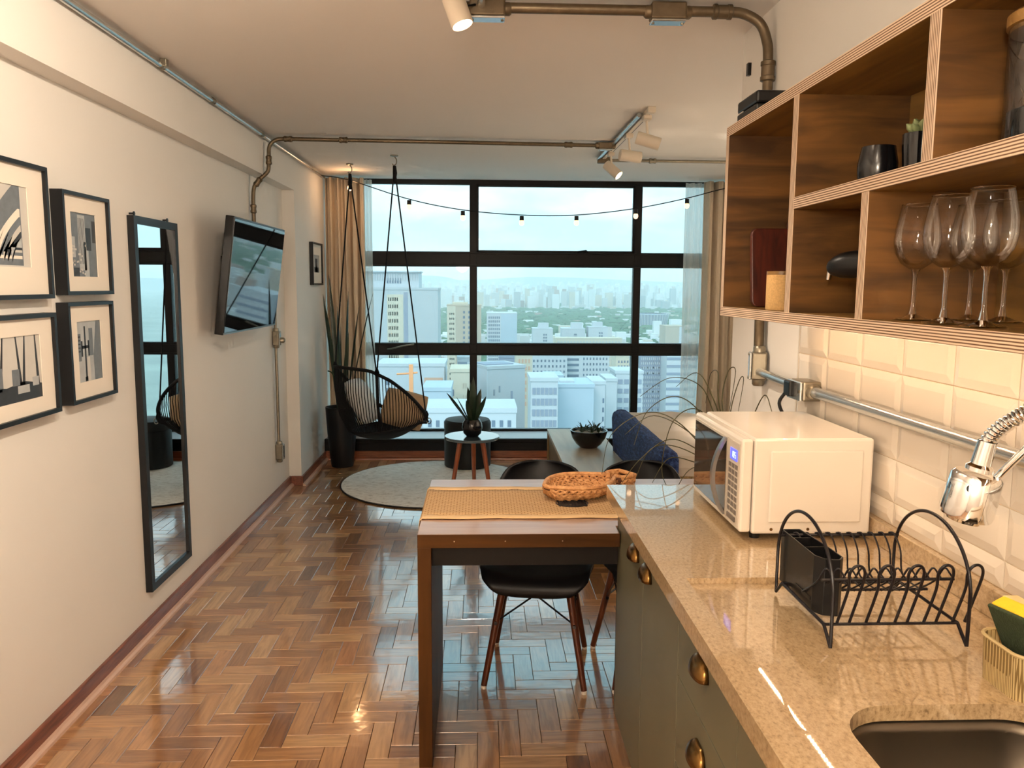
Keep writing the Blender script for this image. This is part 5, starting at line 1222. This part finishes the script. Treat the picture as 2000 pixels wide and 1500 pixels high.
# bench, bowl, bed
bn = thing('bench', 'long low light wood bench between the round rug and the bed', 'bench', (0.77, 5.4, 0))
BZ_ = 0.31; BX0, BX1, BY0, BY1 = 0.558, 0.99, 4.15, 6.62
MB().box(BX0, BX1, BY0, BY1, BZ_-0.03, BZ_).build('seat_board', 'bench_top', bn, bevel=0.002)
MB().box(BX0+0.012, BX0+0.030, BY0+0.01, BY1-0.01, 0, BZ_-0.03).build('side_panel', 'bench_side', bn)
MB().box(BX1-0.030, BX1-0.012, BY0+0.01, BY1-0.01, 0, BZ_-0.03).build('side_panel', 'bench_side', bn)
for y_ in (BY0, BY1-0.03): MB().box(BX0, BX1, y_, y_+0.03, 0, BZ_-0.03).build('end_panel', 'bench_side', bn)
bw = thing('succulent_bowl', 'black bowl planted with small succulents on the bench', 'potted plant', (0.805, 5.86, BZ_))
WC = Vector((0.805, 5.86, BZ_))
MB().lathe([(0, 0), (0.062, 0), (0.095, 0.028), (0.125, 0.075), (0.139, 0.125), (0.139, 0.130), (0.130, 0.130), (0.12, 0.108), (0, 0.108)], WC, 44).build('bowl', 'ceramic_black', bw, smooth=True)
MB().lathe([(0, 0.116), (0.06, 0.115), (0.124, 0.110)], WC, 32).build('gravel', 'gravel', bw, smooth=True)
rs_ = random.Random(5)
for cx, cy, nl, sz in ((-0.05, 0.0, 9, 0.075), (0.02, -0.03, 9, 0.075), (0.05, 0.04, 10, 0.10), (-0.02, 0.05, 8, 0.07), (0.07, -0.02, 7, 0.06)):
    for i in range(nl):
        t = 2*PI*i/nl+rs_.uniform(-0.3, 0.3); el = rs_.uniform(0.5, 1.6)
        blade(MB(), WC+Vector((cx, cy, 0.112)), (math.cos(t), math.sin(t), el), sz*rs_.uniform(0.7, 1.2), 0.0085, (math.cos(t)*0.012, math.sin(t)*0.012, 0), rs_.uniform(-0.5, 0.5), 5).build('leaf', 'leaf_dark', bw, smooth=True)
bd = thing('bed', 'low bed with cream cover standing crosswise by the window', 'bed', (1.8, 5.0, 0))
EX0, EX1, EY0, EY1, EZ = 0.998, 2.66, 4.19, 5.75, 0.60
MB().box(EX0+0.012, EX1, EY0+0.008, EY1-0.02, 0.02, 0.50).build('base', 'woven_tan', bd, bevel=0.02)
def soft(ext, amp, seed):
    x0, x1, y0, y1, z0, z1 = ext; mb = MB(); nx, ny = 48, 44
    def top(u, v):
        x = x0+(x1-x0)*u; y = y0+(y1-y0)*v; e = min(u*(x1-x0), (1-u)*(x1-x0), v*(y1-y0), (1-v)*(y1-y0)); dr = max(0, 0.07-e)
        z = z1-0.07*(1-math.sqrt(max(0, 1-(dr/0.07)**2)))+amp*mnoise.noise((x*5+seed, y*5, 0.3))+amp*0.5*mnoise.noise((x*13, y*13+seed, 1.3)); return (x, y, z)
    mb.grid(top, nx, ny)
    lp = [top(i/nx, 0) for i in range(nx)]+[top(1, j/ny) for j in range(ny)]+[top(1-i/nx, 1) for i in range(nx)]+[top(0, 1-j/ny) for j in range(ny)]
    k = len(mb.v); N = len(lp); mb.v += [Vector(p) for p in lp]+[Vector((p[0], p[1], z0)) for p in lp]
    for i in range(N): mb.f.append((k+i, k+(i+1) % N, k+N+(i+1) % N, k+N+i))
    return mb
soft((EX0, EX1, EY0, EY1, 0.49, EZ), 0.016, 3).build('mattress_cover', 'bed_linen', bd, smooth=True, fix=True)
th_ = thing('throw_blanket', 'dark blue knitted throw draped over the foot end of the bed', 'blanket', (1.02, 4.95, 0.62))
prof = smoothpath([(1.16, 0.625), (1.08, 0.632), (1.03, 0.622), (0.999, 0.585), (0.992, 0.50), (0.99, 0.40), (0.988, 0.325)], 5) if False else None
pts2 = [(1.055, 0.606), (1.035, 0.618), (1.01, 0.624), (0.985, 0.620), (0.967, 0.604), (0.958, 0.57), (0.962, 0.48), (0.968, 0.40), (0.972, 0.322)]
def thr(u, v):
    k = u*(len(pts2)-1); i = min(int(k), len(pts2)-2); f = k-i
    x = pts2[i][0]*(1-f)+pts2[i+1][0]*f; z = pts2[i][1]*(1-f)+pts2[i+1][1]*f; y = 4.165+(5.72-4.165)*v
    e = max(0, 0.06-min(v, 1-v)*1.55)/0.06
    return (x-0.006*mnoise.noise((u*4, v*9, 2.0)), y, z+0.008*mnoise.noise((u*3, v*7, 0))-0.03*e*e*(1 if u < 0.5 else 0.4))
MB().grid(thr, 40, 60).build('cloth', 'throw_blue', th_, smooth=True, solid=0.012, fix=True)
def thrend(u, v):
    a = thr(u, 0.0); return (a[0]+0.004, a[1]-0.006+0.012*(1-v), a[2]*(1-v)+max(0.30, a[2]-0.25)*v)
MB().grid(thrend, 24, 6).build('end_fold', 'throw_blue', th_, smooth=True, solid=0.008, fix=True)

# ================================================================== CITY OUTSIDE
GZ = -85.0
gm = MB(); gm.grid(lambda u, v: (-16000+32000*u, 60+26000*v, GZ), 8, 8)
struct(gm.build('city_ground', 'city_ground', None), None)
def px2(x, y, D): p = at(x, y, D); return p
FOOT = []
def clear(x, y): return all(not (a < x < b_ and c < y < d) for a, b_, c, d in FOOT)
def tower(label, x0, x1, ytop, D, depth, mat, wins=(), side=None, roof=None, rot=0.0, base=GZ, extra=()):
    """building whose street front lies at depth D between picture columns x0 and x1. WINS: (u0, u1, v0, v1, cols, rows, fw, fh, mat) in fractions of the front; v is metres below the roof"""
    a = at(x0, ytop, D); b_ = at(x1, ytop, D); X0, X1, Z = a.x, b_.x, (a.z+b_.z)/2
    FOOT.append((X0-12, X1+12, D-14, D+depth+14))
    t = thing('building', label, 'building', ((X0+X1)/2, D, base), 'buildings of the city outside the window')
    w = X1-X0; cx = (X0+X1)/2
    Rm = Matrix.Rotation(rot, 3, 'Z')
    def fin(mb, piv=Vector((cx, D, 0))):
        if rot:
            for i, p in enumerate(mb.v): q = Rm @ (p-piv); mb.v[i] = q+piv
        return mb
    fin(MB().box(X0, X1, D, D+depth, base, Z)).build('walls', mat, t)
    fin(MB().box(X0-0.2, X1+0.2, D-0.2, D+depth+0.2, Z, Z+0.9)).build('parapet', roof or mat, t)
    for q in extra:
        u0, u1, h, mt = q
        fin(MB().box(X0+w*u0, X0+w*u1, D+depth*0.2, D+depth*0.7, Z, Z+h)).build('roof_block', mt, t)
    for (u0, u1, v0, v1, nc, nr, fw, fh, wm) in wins:
        mb = MB(); cw = w*(u1-u0)/nc; rh = (v1-v0)/nr
        for i in range(nc):
            for j in range(nr):
                xc = X0+w*u0+cw*(i+0.5); zc_ = Z-v0-rh*(j+0.5)
                mb.box(xc-cw*fw/2, xc+cw*fw/2, D-0.12, D+0.05, zc_-rh*fh/2, zc_+rh*fh/2)
        tag(fin(mb).build('window_grid', wm, t), kind='stuff')
    if side:
        sgn, smat, nc, nr, fw, fh, vmax = side
        xs_ = X1 if sgn > 0 else X0
        if smat: fin(MB().box(xs_-0.1 if sgn > 0 else xs_-0.15, xs_+0.15 if sgn > 0 else xs_+0.1, D-0.05, D+depth, base, Z)).build('side_wall', smat, t)
        if nc:
            mb = MB(); cw = depth/nc; rh = vmax/nr
            for i in range(nc):
                for j in range(nr):
                    yc_ = D+cw*(i+0.5); zc_ = Z-rh*(j+0.5)-1
                    mb.box(xs_-0.05 if sgn > 0 else xs_-0.25, xs_+0.25 if sgn > 0 else xs_+0.05, yc_-cw*fw/2, yc_+cw*fw/2, zc_-rh*fh/2, zc_+rh*fh/2)
            tag(fin(mb).build('window_grid', 'city_window', t), kind='stuff')
    return t
CW = 'city_window'
b1 = tower('big grey tower with a yellow window strip and white finned crown at the left', 700, 855, 566, 350, 24, 'city_midgrey', [(0.36, 0.56, 2, 46, 1, 1, 1, 1, 'city_cream'), (0.37, 0.50, 2.5, 46, 6, 14, 0.55, 0.5, CW), (0.57, 0.62, 1, 46, 1, 1, 1, 1, 'city_slate')])
c0 = at(690, 531, 353); c1 = at(818, 531, 353); zlo = at(700, 566, 350).z+0.9
cw_ = MB().box(c0.x, c1.x, 353, 370, zlo, c0.z).build('crown', 'city_white', b1)
fin_ = MB(); nf = 26
for i in range(nf): xx = c0.x+(c1.x-c0.x)*(i+0.5)/nf; fin_.box(xx-0.14, xx+0.14, 352.7, 353.1, zlo+3.2, c0.z-0.4)
tag(fin_.build('fin_row', 'city_midgrey', cw_), kind='stuff')
MB().box(c0.x-0.6, c1.x+0.6, 352, 371, c0.z, c0.z+0.5).build('roof_slab', 'city_white', cw_)
wn_ = MB()
for i in range(6): xx = at(757+5*i, 550, 353).x; wn_.box(xx-0.3, xx+0.3, 352.8, 353.1, zlo+2.0, zlo+4.2)
tag(wn_.build('window_row', CW, cw_), kind='stuff')
tower('cream and tan apartment tower beside the left mullion', 873, 940, 598, 480, 22, 'city_tan', [(0.0, 0.25, 0, 60, 1, 1, 1, 1, 'city_cream'), (0.06, 0.22, 3, 60, 3, 19, 0.5, 0.4, CW), (0.42, 0.72, 2, 60, 2, 19, 0.35, 0.5, CW)], extra=((0.15, 0.6, 2.2, 'city_cream'),))
tower('white slab with a dense window grid and a blank pale blue end wall', 951, 1010, 613, 640, 26, 'city_white', [(0.04, 0.44, 1.5, 62, 6, 20, 0.6, 0.6, CW), (0.46, 1.0, 0, 64, 1, 1, 1, 1, 'city_blue')])
tower('white apartment block with a raised centre left of the twin blocks', 1041, 1080, 643, 800, 20, 'city_white', [(0.5, 0.72, 4, 40, 2, 12, 0.7, 0.6, CW), (0.1, 0.4, 3, 40, 3, 12, 0.25, 0.4, 'city_midgrey')], extra=((0.3, 0.8, 6, 'city_white'),))
tower('left white block of the twin apartment blocks', 1098, 1143, 643, 820, 20, 'city_white', [(0.5, 0.66, 4, 40, 1, 12, 0.8, 0.6, CW), (0.08, 0.42, 3, 40, 4, 12, 0.25, 0.4, 'city_midgrey')], extra=((0.42, 0.9, 6.5, 'city_white'),))
tower('right white block of the twin apartment blocks', 1150, 1187, 640, 815, 20, 'city_white', [(0.52, 0.76, 4, 42, 2, 13, 0.7, 0.6, CW), (0.06, 0.42, 3, 42, 4, 13, 0.25, 0.4, 'city_midgrey')], extra=((0.25, 0.76, 5.5, 'city_white'),))
tower('long pale low slab in front of the twin blocks', 1085, 1215, 662, 700, 14, 'city_cream', [(0.02, 0.98, 1, 30, 20, 9, 0.5, 0.4, 'city_midgrey')])
tower('wide white office block with small square windows under the lower bar', 1037, 1108, 694, 430, 22, 'city_white', [(0.03, 0.97, 1.5, 40, 9, 13, 0.42, 0.42, CW)])
tower('white office block with dark ribbon centre under the lower bar', 1108, 1190, 690, 440, 22, 'city_white', [(0.0, 0.28, 2, 44, 1, 14, 1, 0.45, CW), (0.36, 0.98, 1.5, 44, 8, 14, 0.42, 0.42, CW)])
tower('cream narrow block right of the white office blocks', 1203, 1232, 696, 520, 16, 'city_cream', [(0.1, 0.9, 2, 40, 4, 12, 0.5, 0.5, CW)])
tower('dark glass tower with scattered light panels at the right', 1251, 1303, 684, 300, 22, 'city_slate', [(0.02, 0.98, 0.5, 40, 13, 22, 0.45, 0.55, 'city_midgrey'), (0.02, 0.98, 0.8, 40, 9, 17, 0.3, 0.3, 'city_dark')])
tower('white banded tower at the right edge of the glass', 1303, 1362, 688, 290, 22, 'city_white', [(0.0, 1.0, 1, 40, 1, 14, 1, 0.34, 'city_slate')])
tower('tan windowless block near the stadium', 1300, 1336, 638, 900, 30, 'city_tan', [(0.75, 1.0, 0, 60, 1, 1, 1, 1, 'city_white')])
tower('large grey building with slot windows and a corner towards us', 948, 1030, 720, 230, 14, 'city_midgrey', [(0.16, 0.20, 5, 26, 1, 6, 1, 0.5, 'city_dark'), (0.30, 0.34, 4, 26, 1, 6, 1, 0.5, 'city_dark'), (0.62, 0.67, 6, 30, 1, 3, 1, 0.85, 'city_slate')], side=(-1, 'city_white', 0, 0, 0, 0, 0), rot=math.radians(24), extra=((0.05, 0.8, 1.2, 'city_slate'),))
tower('brick and cream block behind the large grey building', 1008, 1040, 693, 300, 14, 'city_cream', [(0.1, 0.9, 1, 20, 4, 7, 0.5, 0.55, 'city_brick')])
tower('grey slab peeking over the large grey building', 975, 1012, 699, 330, 14, 'city_slate', [])
tower('blue striped office block behind the mullion', 893, 930, 700, 380, 16, 'city_white', [(0.05, 0.95, 1, 30, 1, 11, 1, 0.5, 'city_slate')])
tower('cream low rise behind the vase plant', 880, 921, 727, 210, 12, 'city_cream', [(0.02, 0.18, 4, 24, 1, 7, 0.7, 0.6, CW), (0.55, 0.8, 2, 24, 2, 7, 0.3, 0.4, 'city_tan')], side=None)
tower('white stepped block behind the hanging chair', 735, 806, 716, 240, 18, 'city_white', [(0.25, 0.36, 3, 9, 1, 2, 1, 0.7, CW), (0.05, 0.9, 10, 30, 7, 6, 0.4, 0.4, 'city_midgrey')])
tower('white low block with a brick panel beside the orange crane', 800, 868, 716, 215, 16, 'city_white', [(0.42, 0.95, 3.0, 6.4, 1, 1, 1, 1, 'city_brick'), (0.42, 0.95, 6.4, 8.2, 4, 1, 0.7, 1, CW), (0.05, 0.95, 11, 24, 6, 4, 0.4, 0.4, 'city_midgrey')])
tower('pale blue white building below the brick panel', 826, 880, 764, 190, 14, 'city_blue', [(0.1, 0.9, 4, 20, 5, 5, 0.4, 0.4, 'city_white')])
tower('low white building with square windows just above the window sill', 826, 1008, 806, 150, 12, 'city_white', [(0.03, 0.97, 1.2, 3.0, 11, 1, 0.42, 0.7, CW), (0.03, 0.97, 4.2, 6.0, 11, 1, 0.42, 0.7, CW)], extra=((0.1, 0.3, 0.8, 'city_roof'), (0.5, 0.58, 1.0, 'city_cream')))
tower('white framed office building with a window grid near the sill', 1037, 1090, 745, 185, 12, 'city_white', [(0.04, 0.97, 1.0, 24, 6, 9, 0.78, 0.62, 'city_slate')])
tower('pale blue blank building beside the window grid office', 1088, 1160, 757, 200, 14, 'city_blue', [(0.0, 0.03, 0, 20, 1, 1, 1, 1, 'city_white')], extra=((0.1, 0.5, 1.4, 'city_white'),))
tower('narrow white building right of the pale blue one', 1157, 1182, 751, 205, 12, 'city_white', [(0.80, 0.95, 3, 20, 1, 7, 0.8, 0.5, CW)])
tower('bright white block beside the right mullion', 1184, 1205, 745, 225, 12, 'city_white', [])
tower('white balcony block behind the right mullion', 1203, 1256, 730, 235, 12, 'city_white', [(0.05, 0.98, 1, 26, 4, 9, 0.75, 0.5, 'city_slate')])
tower('light blue glass block above the pale blank building', 1066, 1100, 738, 260, 12, 'city_blue', [(0.02, 0.98, 1, 12, 5, 3, 0.7, 0.6, 'city_white')])
# construction crane
cr_ = thing('tower_crane', 'orange tower crane among the white buildings', 'crane', (at(803, 790, 200).x, 200, GZ))
cx_ = at(803, 730, 200); top = at(803, 712, 200).z
mb = MB(); mb.box(cx_.x-0.5, cx_.x+0.5, 199.5, 200.5, GZ, top); mb.build('mast', 'crane_orange', cr_)
MB().tube([(cx_.x-3.6, 200, top-2.4), (cx_.x, 200, top-2.2), (cx_.x+1.6, 200, top-2.0)], 0.25, 5).build('jib', 'crane_orange', cr_)
# stadium
sx = at(1279, 630, 1500); FOOT.append((sx.x-60, sx.x+60, 1480, 1600))
sdm = thing('stadium', 'blue grey stadium with raking outer struts in the distance', 'stadium', (sx.x, 1500, GZ))
mb = MB(); hw = 33; zt0 = at(1279, 613, 1500).z
mb.lathe([(hw*0.86, GZ), (hw*1.0, zt0-8), (hw*1.02, zt0-2), (hw*0.9, zt0)], (sx.x, 1540, 0), 48); mb.build('bowl', 'city_slate', sdm, smooth=True)
mb = MB()
for i in range(36):
    t = 2*PI*i/36; c, s_ = math.cos(t), math.sin(t)
    mb.tube([(sx.x+hw*0.88*c, 1540+hw*0.88*s_, GZ), (sx.x+hw*1.06*c, 1540+hw*1.06*s_, zt0)], 0.8, 4)
tag(mb.build('strut_ring', 'city_white', sdm), kind='stuff')
# the carpet of far buildings, trees and hills
rc_ = random.Random(44)
mb = MB()
def inview(x, D): return -0.20*D-40 < x < 0.32*D+40
for i in range(5200):
    D = 420*math.exp(rc_.uniform(0, 3.2)); x = rc_.uniform(-0.19, 0.30)*D
    if 1300 < D < 2600 and rc_.random() < 0.85: continue
    if not clear(x, D): continue
    s_ = rc_.uniform(5, 16)*(1+D/5000); h = rc_.uniform(4, 12)*(1+D/9000)
    if D > 2600 and rc_.random() < 0.35: h = rc_.uniform(25, 62)*(1+D/16000); s_ = rc_.uniform(14, 26)
    if 420 < D < 1300 and rc_.random() < 0.05: h = rc_.uniform(18, 34)
    lift = max(0, (D-3000)/9000)*46+6*math.sin(x/700)
    mb.box(x-s_/2, x+s_/2, D-s_/2, D+s_/2, GZ, GZ+h+max(0, lift))
o = mb.build('distant_city', 'far_blocks', None, fix=False); tag(o, 'carpet of countless small pale buildings reaching to the horizon', 'city', kind='stuff')
clusters = [(965, 30, 22), (1010, 22, 16), (1100, 16, 6), (1195, 26, 8), (1290, 20, 8), (880, 16, 5), (1150, 30, 5)]
mb = MB()
for cxp, wd, nb in clusters:
    for i in range(nb):
        D = rc_.uniform(3600, 5600); xp = rc_.gauss(cxp, wd); p = at(xp, rc_.uniform(560, 588), D); s_ = rc_.uniform(16, 26)
        mb.box(p.x-s_/2, p.x+s_/2, D-s_/2, D+s_/2, GZ, p.z)
o = mb.build('distant_towers', 'far_blocks', None, fix=False); tag(o, 'clusters of distant high rise towers on the skyline', 'city', kind='stuff')
mb = MB()
def clump(x, y, r, h):
    k = len(mb.v); n = 7
    for j, (rr_, zz) in enumerate(((0.9, 0), (1.0, 0.35), (0.75, 0.75), (0.3, 1.0))):
        for i in range(n):
            t = 2*PI*i/n+j*0.3; q = r*rr_*rc_.uniform(0.75, 1.2); mb.v.append(Vector((x+q*math.cos(t), y+q*math.sin(t), GZ+h*zz)))
    for j in range(3):
        for i in range(n): mb.f.append((k+j*n+i, k+j*n+(i+1) % n, k+(j+1)*n+(i+1) % n, k+(j+1)*n+i))
    mb.f.append(tuple(k+3*n+i for i in range(n)))
for i in range(3600):
    D = rc_.uniform(1250, 2700) if rc_.random() < 0.72 else 450*math.exp(rc_.uniform(0, 2.6)); x = rc_.uniform(-0.19, 0.30)*D
    if clear(x, D): clump(x, D, rc_.uniform(6, 15)*(1+D/4000), rc_.uniform(7, 15))
o = mb.build('distant_trees', 'city_tree', None, fix=False); tag(o, 'belt of green trees across the middle distance of the city', 'trees', kind='stuff')
def hill(label, D, pts, depth):
    ps = [at(x, y, D) for x, y in pts]
    mb = MB(); k = 0
    P = smoothpath([(p.x, D, p.z) for p in ps], 8)
    prof = [(0, -1.0), (0.5, 0.0), (1.0, 0.0)]
    for p in P: mb.v += [Vector((p.x, D-depth*0.5, GZ-5)), Vector((p.x, D-depth*0.2, GZ+(p.z-GZ)*0.55)), Vector((p.x, D, p.z)), Vector((p.x, D+depth*0.5, GZ-5))]
    for i in range(len(P)-1):
        for j in range(3): mb.f.append((i*4+j, i*4+j+1, i*4+j+5, i*4+j+4))
    return struct(mb.build('hill', 'hill_green', None, smooth=True), label)
hill('near blue hazy hill range', 11000, [(560, 548), (700, 545), (770, 540), (830, 538), (870, 541), (910, 549), (960, 545), (1010, 542), (1050, 541), (1100, 546), (1150, 553), (1240, 559), (1400, 560), (1600, 560)], 3000)
hill('far pale hill range', 16000, [(400, 545), (800, 548), (950, 546), (1060, 541), (1180, 545), (1260, 549), (1400, 552), (1700, 550)], 3000)
# haze over the city
hz = MB().box(-3200, 4600, 90, 9500, GZ-20, 420).build('haze', 'city_white', None)
m, n, l, b = newmat('haze_volume'); n.remove(b)
vs2 = n.new('ShaderNodeVolumeScatter'); vs2.inputs['Color'].default_value = (0.90, 0.97, 1.0, 1); vs2.inputs['Density'].default_value = 0.00021
l.new(vs2.outputs[0], n['Material Output'].inputs['Volume'])
hz.data.materials.clear(); hz.data.materials.append(m)
tag(hz, 'pale blue haze lying over the distant city', 'haze', kind='stuff')
